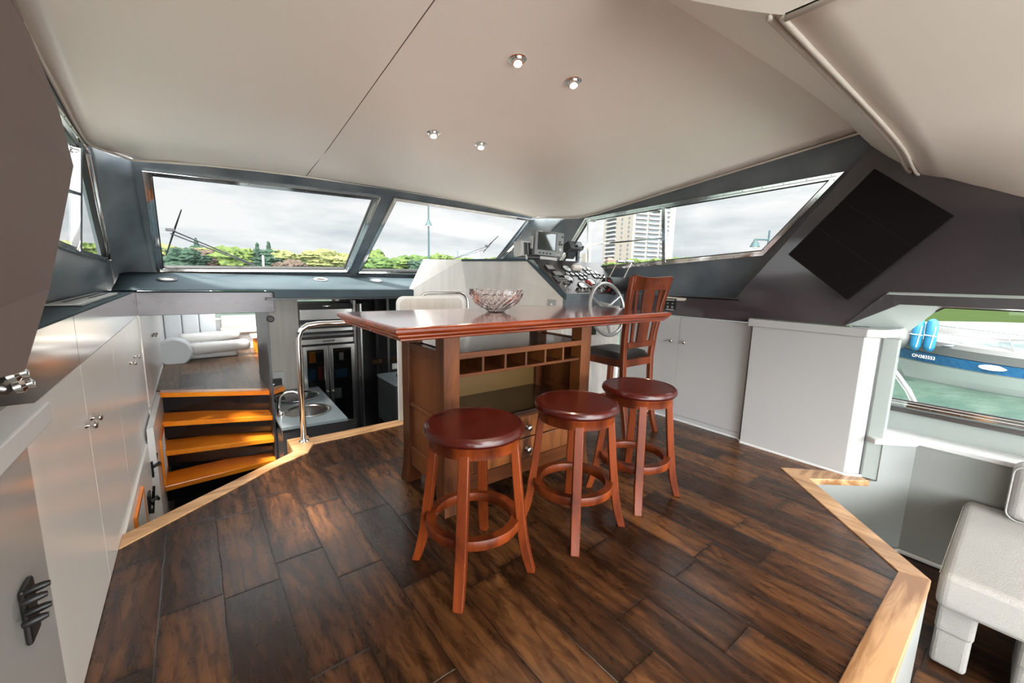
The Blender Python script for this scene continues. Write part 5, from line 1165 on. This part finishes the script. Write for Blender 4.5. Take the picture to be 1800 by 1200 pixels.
for px, py, D, rx, m_, kd, wh in (
    (100, 422, 112, 6, 'leaf_yellow', 'round', 'at the far left of the port side window'), (172, 425, 112, 6, 'leaf_light', 'round', 'in the front corner of the port side window'), (135, 432, 125, 7, 'leaf_mid', 'round', 'centre of the port side window'),
    (282, 428, 118, 6, 'leaf_yellow', 'round', 'behind the upright wiper blade'), (316, 432, 114, 5, 'leaf_dark', 'round', 'just right of the wiper blade'), (352, 437, 122, 6, 'leaf_plum', 'round', 'left third of the big pane'),
    (345, 428, 135, 4, 'leaf_dark', 'conifer', 'pointed, left third of the big pane'), (375, 434, 126, 6, 'leaf_yellow', 'round', 'left of centre in the big pane'), (400, 433, 122, 6, 'leaf_light', 'round', 'tallest clump near the middle of the big pane'),
    (430, 438, 124, 5, 'leaf_light', 'round', 'left of the twin conifers'), (452, 434, 122, 3, 'leaf_dark', 'conifer', 'left of the twin conifers at the flagpole'), (472, 433, 120, 3.4, 'leaf_dark', 'conifer', 'right of the twin conifers at the flagpole'),
    (440, 437, 136, 7, 'leaf_yellow', 'round', 'behind the twin conifers'), (495, 438, 124, 6, 'leaf_yellow', 'round', 'right of the twin conifers'), (512, 456, 116, 4, 'leaf_plum', 'round', 'low and dark right of the twin conifers'),
    (535, 449, 122, 5, 'leaf_mid', 'round', 'right third of the big pane'), (545, 446, 140, 4, 'leaf_dark', 'round', 'small and distant in the right third of the big pane'), (572, 438, 122, 7, 'leaf_yellow', 'round', 'wide one near the mullion'),
    (600, 447, 122, 6, 'leaf_yellow', 'round', 'against the mullion'), (655, 438, 124, 5, 'leaf_light', 'round', 'just right of the mullion'), (672, 449, 118, 5, 'leaf_mid', 'round', 'left corner of the right pane'), (700, 454, 120, 6, 'leaf_light', 'round', 'left third of the right pane'),
    (735, 446, 122, 7, 'leaf_mid', 'round', 'left of the lamp post'), (742, 455, 112, 4, 'leaf_dark', 'round', 'at the foot of the lamp post'), (775, 446, 124, 7, 'leaf_light', 'round', 'right of the lamp post'), (815, 452, 120, 7, 'leaf_light', 'round', 'below the glass office block'),
    (868, 450, 124, 6, 'leaf_light', 'round', 'behind the short wiper'), (840, 456, 118, 6, 'leaf_mid', 'round', 'between office block and wiper'), (1075, 465, 130, 7, 'leaf_mid', 'round', 'at the left foot of the tower'),
    (1105, 457, 125, 8, 'leaf_light', 'round', 'under the tower'), (1140, 452, 125, 9, 'leaf_light', 'round', 'right foot of the tower'), (1165, 453, 130, 8, 'leaf_light', 'round', 'behind the window mullion'), (1200, 448, 110, 5, 'leaf_mid', 'round', 'alone at the bottom of the aft helm pane')):
    tree(px, py, D, rx, m_, wh, kd)
# apartment tower
d0 = ray(1060, 400); d1 = ray(1168, 400)
def at_d(px, py, D): d = ray(px, py); return CAM + d * (D / math.hypot(d.x, d.y))
T0, T1, T2 = at_d(1058, 470, 330), at_d(1108, 470, 300), at_d(1180, 470, 318)
t = thing('apartment_tower', (T1.x, T1.y, WZ), 'tall beige apartment tower with stacked balconies beyond the helm side window', 'building')
ez = lambda p, z: V((p.x, p.y, z)); HT = 58
back = V((T0.x + T2.x - T1.x, T0.y + T2.y - T1.y, 0))
MB().extr([ez(T0, WZ), ez(T1, WZ), ez(T2, WZ), ez(back, WZ)], (0, 0, HT)).build('wall', 'concrete', t)
def face_n(a, b):
    n = V((b.y - a.y, -(b.x - a.x), 0)).normalized(); return n if n.dot(V((a.x, a.y, 0))) < 0 else -n
for (a, b, cols) in ((T0, T1, ((.12, .45),)), (T1, T2, ((.05, .32), (.36, .62), (.66, .86)))):
    n_ = face_n(a, b)
    for f0, f1 in cols:
        p, q = a.lerp(b, f0), a.lerp(b, f1)
        for k in range(1, 18):
            z = WZ + 3 + k * 3.05
            if z > WZ + HT - 3: break
            w_ = MB().extr([ez(p, z), ez(q, z), ez(q, z + 2.3), ez(p, z + 2.3)], n_ * .15).build('window', 'pane_dark', t)
            MB().extr([ez(p, z - .1), ez(q, z - .1), ez(q, z + 1.0), ez(p, z + 1.0)], n_ * 1.5).build('balcony', 'balcony', w_)
m = MB()
n_ = face_n(T0, T1)
for f in (.62, .85):
    for k in range(1, 18):
        p = T0.lerp(T1, f); q = T0.lerp(T1, f + .05); z = WZ + 3.4 + k * 3.05
        if z < WZ + HT - 3: m.extr([ez(p, z), ez(q, z), ez(q, z + 1.4), ez(p, z + 1.4)], n_ * .12)
m.build('small_windows', 'pane_dark', t)
# glass office block, brick house
a, b = at_d(806, 452, 260), at_d(842, 452, 260)
t = thing('office_block', (a.x, a.y, WZ), 'low blue-glazed office block above the trees left of the wiper', 'building')
zt1 = at_d(806, 440, 260).z
MB().extr([ez(a, WZ), ez(b, WZ), ez(b, zt1), ez(a, zt1)], (6, 12, 0)).build('wall', 'blue_glass', t)
m = MB()
for k in range(4): z = zt1 - 1 - k * 1.6; m.extr([ez(a, z), ez(b, z), ez(b, z + .5), ez(a, z + .5)], face_n(a, b) * .3)
m.build('floor_bands', 'balcony', t)
a, b = at_d(1068, 462, 200), at_d(1082, 462, 200)
t = thing('brick_house', (a.x, a.y, WZ), 'small brown-roofed house at the left foot of the tower', 'building')
zt1 = at_d(1068, 457, 200).z; MB().extr([ez(a, WZ), ez(b, WZ), ez(b, zt1), ez(a, zt1)], (3, 4, 0)).build('wall', 'brick_roof', t)
MB().sweep([[ez(a, zt1), ez(b, zt1), ez(b, zt1) + V((3, 4, 0)), ez(a, zt1) + V((3, 4, 0))], [ez(a.lerp(b, .3), zt1 + 1.2) + V((1, 2, 0)), ez(a.lerp(b, .7), zt1 + 1.2) + V((1, 2, 0)), ez(a.lerp(b, .7), zt1 + 1.2) + V((1.5, 2.2, 0)), ez(a.lerp(b, .3), zt1 + 1.2) + V((1.5, 2.2, 0))]]).build('roof', 'brick_roof', t)
a = at_d(1030, 445, 260); b = at_d(1036, 445, 260)
o = MB().extr([ez(a, WZ), ez(b, WZ), ez(b, a.z), ez(a, a.z)], (3, 6, 0)).build('distant_block', 'concrete'); tag(o, 'tiny distant grey block left of the helm side mullion', 'building')
# lamp posts
def lamp_post(px, ptop, plamp, D, label, side=None, zbase=WZ, r=.09):
    top = at_d(px, ptop, D); lp = at_d(px, plamp, D)
    t = thing('street_lamp', (top.x, top.y, zbase), label, 'street lamp', 'teal harbour lamps')
    MB().tube([(top.x, top.y, zbase), (top.x, top.y, top.z)], [r, r * .6], 10).build('pole', 'post_teal', t, smooth=True)
    c = V((top.x, top.y, lp.z)); 
    if side: c = c + side
    if side: MB().tube([(top.x, top.y, lp.z + .25), c + V((0, 0, .25)), c + V((0, 0, .1))], .05, 8).build('arm', 'post_teal', t, smooth=True)
    MB().lathe([(.27, -.16), (.26, -.15), (.17, .06), (.10, .16), (.09, .24), (0, .25)], Matrix.Translation(c), 24).build('shade', 'post_teal', t, smooth=True)
    MB().lathe([(0, -.24), (.12, -.22), (.17, -.16), (0, -.15)], Matrix.Translation(c), 24).build('globe', 'white_bright', t, smooth=True)
lamp_post(753, 357, 392, 33, 'slender teal lamp post standing alone in the right windscreen pane')
sv = (RT * -1).normalized() * .75; sv.z = 0
lamp_post(1353, 405, 429, 28, 'teal lamp post with side arm at the aft end of the helm window', sv, r=.08)
p = at_d(462, 449, 60); t = thing('flagpole', (p.x, p.y, WZ), 'short white pole in front of the twin conifers', 'pole')
MB().tube([(p.x, p.y, WZ), (p.x, p.y, p.z)], .11, 8).build('pole', 'white_bright', t, smooth=True)
# ------------------------------------------------------------------ moored boat
t = thing('motor_boat', (21.5, 0, WZ), 'moored white motor cruiser with a blue hull stripe outside the aft window', 'boat')
# centreline runs from bow (y=3.6) aft along -y; port/near side faces -x
def hull_ring(s_):
    """s_=0 bow..1: returns near-side and far-side offsets per height"""
    y = 3.55 - s_ * 8.0; w_ = 1.65 * (1 - (1 - min(1, s_ * 2.2)) ** 2.0) + .02; return y, w_
cxb = 23.0
def hp_(s_, z, f):   # f: fraction of beam
    y, w_ = hull_ring(s_); rake = .55 * (1 - s_) ** 2 * ((z - WZ) - 1.0); return w_ * f, y + rake * (1 if s_ < .4 else (1 - s_) * 1.2)
lv = [(WZ - .2, .52, 'boat_hull'), (WZ + .25, .72, 'boat_hull'), (WZ + .62, .86, 'boat_hull'), (WZ + .66, .87, 'boat_blue'), (WZ + .98, .93, 'boat_blue'), (WZ + 1.0, .94, 'boat_white'), (WZ + 1.28, 1.0, 'boat_white'), (WZ + 1.42, .97, 'boat_white')]
SS = [0, .03, .07, .12, .18, .25, .33, .42, .52, .64, .78, 1.0]
def side_rows(z0, f0, z1, f1, sg):
    r = []
    for z, f in ((z0, f0), (z1, f1)):
        row = []
        for s_ in SS:
            w_, y = hp_(s_, z, f); dz = .22 * s_ if z > WZ + .3 else 0   # sheer drops gently aft
            row.append((cxb + sg * w_, y, z + .30 * (1 - s_) ** 2 * max(0, (z - WZ) - .2) / 1.2))
        r.append(row)
    return r
for nm, mt_, idx in (('hull', 'boat_hull', (0, 1, 2)), ('stripe', 'boat_blue', (3,)), ('topside', 'boat_white', (5, 6))):
    m = MB()
    for i in idx:
        for sg in (-1, 1): m.grid(side_rows(lv[i][0], lv[i][1], lv[i + 1][0], lv[i + 1][1], sg))
    if nm == 'hull':
        for sg in (-1, 1): m.grid(side_rows(lv[2][0], lv[2][1], lv[3][0], lv[3][1], sg))
    m.build(nm, mt_, t, smooth=True)
m = MB(); rws = []
for s_ in SS:
    w_, y = hp_(s_, lv[7][0], .97); zz = lv[7][0] + .30 * (1 - s_) ** 2 * 1.02; rws.append([(cxb + w_ * f, y, zz + .42 * (1 - f * f) * min(1, s_ * 3)) for f in (-1, -.8, -.5, -.2, 0, .2, .5, .8, 1)])
m.grid(rws); m.build('foredeck', 'boat_white', t, smooth=True)
# cabin trunk + windows
m = MB(); sec = []
for y, hw, h in ((2.0, .15, .02), (1.2, .75, .22), (.2, 1.05, .42), (-1, 1.2, .62), (-3.5, 1.25, .75)):
    zb0 = WZ + 1.70; sec.append([(cxb - hw, y, zb0), (cxb - hw * .92, y, zb0 + h * .6), (cxb - hw * .6, y, zb0 + h), (cxb + hw * .6, y, zb0 + h), (cxb + hw * .92, y, zb0 + h * .6), (cxb + hw, y, zb0)])
m.sweep(sec); m.build('cabin', 'boat_white', t, smooth=True)
m = MB().extr([(cxb - 1.24, -.2, WZ + 1.58), (cxb - 1.28, -3.5, WZ + 1.60), (cxb - 1.26, -3.5, WZ + 1.86), (cxb - 1.22, -1.2, WZ + 1.82)], (-.05, 0, 0)); m.build('cabin_window', 'boat_glass', t)
y, w_ = hull_ring(.36)
m = MB().lathe([(.205, 0), (.25, 0), (.26, .03), (.20, .03)], Matrix.Translation((cxb - w_ * .915 - .02, y, WZ + .93)) @ Matrix.Rotation(R(90), 4, 'Y') @ Matrix.Scale(.35, 4, (1, 0, 0)) @ Matrix.Scale(1.3, 4, (0, 1, 0)), 28); m.build('porthole', 'grey_light', t, smooth=True)
MB().extr([PX(1655, 607, 21.7), PX(1800, 600, 21.7), PX(1800, 618, 21.7), PX(1705, 613, 21.7)], (.5, 0, 0)).build('cabin_window', 'boat_glass', t)
# bow rail
rail = []
m = MB()
for hgt, rr_ in ((.62, .022), (.34, .014)):
    pts = []
    for s_ in (.0, .05, .12, .2, .3, .42, .56, .7): w2, y = hp_(s_, lv[7][0], .9); pts.append((cxb - w2, y + .25 * (1 - s_ * 2) if s_ < .3 else y, lv[7][0] + .30 * (1 - s_) ** 2 * 1.02 + hgt))
    m.tube(pts, rr_, 8)
for s_ in (.04, .14, .26, .4, .56):
    w2, y = hp_(s_, lv[7][0], .92); z = lv[7][0] + .30 * (1 - s_) ** 2 * 1.02; m.tube([(cxb - w2, y - .15, z), (cxb - w2 * .98, y + .12, z + .62)], .015, 8)
m.build('bow_rail', 'steel', t, smooth=True)
# registration characters on the stripe
sx0 = .10; 
y, w_ = hull_ring(.155); wy, yy = hp_(.155, WZ + .93, .93)
y2, yy2 = hp_(.10, WZ + .93, .93), hp_(.21, WZ + .93, .93)
pa, pb = V((cxb - y2[0], y2[1], 0)), V((cxb - yy2[0], yy2[1], 0))
dirb = (pb - pa).normalized(); mid = pa.lerp(pb, .5); nb = V((dirb.y, -dirb.x, 0)); nb = nb if nb.x < 0 else -nb
wf_, yf_ = hp_(.13, WZ + .84, .905); wg_, yg_ = hp_(.20, WZ + .84, .905)
pa, pb = V((cxb - wf_, yf_, 0)), V((cxb - wg_, yg_, 0)); dirb = (pb - pa).normalized(); nb = V((dirb.y, -dirb.x, 0)); nb = nb if nb.x < 0 else -nb
q_ = PX(1624, 627, (pa.x + pb.x) / 2); q_ = V(((pa.x + pb.x) / 2, q_.y, q_.z)) + nb * .03
text('ON383553', q_, dirb, V((0, 0, 1)), .17, 'white_text', t, 'registration_number')
# fenders
for k, (px, py, lb_) in enumerate(((1612, 588, 'left of the two blue cylindrical fenders hung on the white boat bow rail'), (1636, 590, 'right of the two blue cylindrical fenders hung on the white boat bow rail'))):
    c = PX(px, py, 21.35); tf = thing('fender', c, lb_, 'fender', 'blue fenders on the moored boat')
    MB().tube([c + V((0, 0, .62)), c + V((0, 0, .55)), c + V((0, 0, .40)), c + V((0, 0, -.40)), c + V((0, 0, -.55)), c + V((0, 0, -.6))], [.05, .14, .17, .17, .12, .04], 16).build('body', 'fender_blue', tf, smooth=True)
    m = MB(); m.tube([c + V((-.19, -.12, .35)), c + V((-.19, -.05, -.45))], .012, 6); m.tube([c + V((-.19, -.17, 0)), c + V((-.19, .17, 0.03))], .012, 6); m.build('rack', 'white_bright', tf)
c = PX(1578, 590, 21.6); tf = thing('fender', c, 'white ball fender at the bow of the moored boat', 'fender')
MB().lathe([(0, -.5), (.25, -.44), (.42, -.22), (.46, 0), (.40, .25), (.22, .44), (.08, .52), (0, .54)], Matrix.Translation(c), 24).build('ball', 'boat_white', tf, smooth='full')
# two further boats' white decks behind
t2 = thing('motor_boat', (27, 0, WZ), 'second white boat behind the cruiser, only its long deck showing', 'boat')
m = MB(); sec = []
for y, hw, h in ((4.2, .1, .2), (3, .9, .7), (1, 1.4, 1.0), (-1, 1.6, 1.2), (-6, 1.6, 1.2)): sec.append([(28 - hw, y, WZ + .0), (28 - hw * 1.1, y, WZ + 1.5 + h * .15), (28 - hw * .5, y, WZ + 1.7 + h * .45), (28 + hw * .5, y, WZ + 1.7 + h * .45), (28 + hw * 1.1, y, WZ + 1.5), (28 + hw, y, WZ)])
m.sweep(sec); m.build('hull', 'boat_white', t2, smooth=True)
for o in list(bpy.data.objects):
    if '_o' in o: del o['_o']
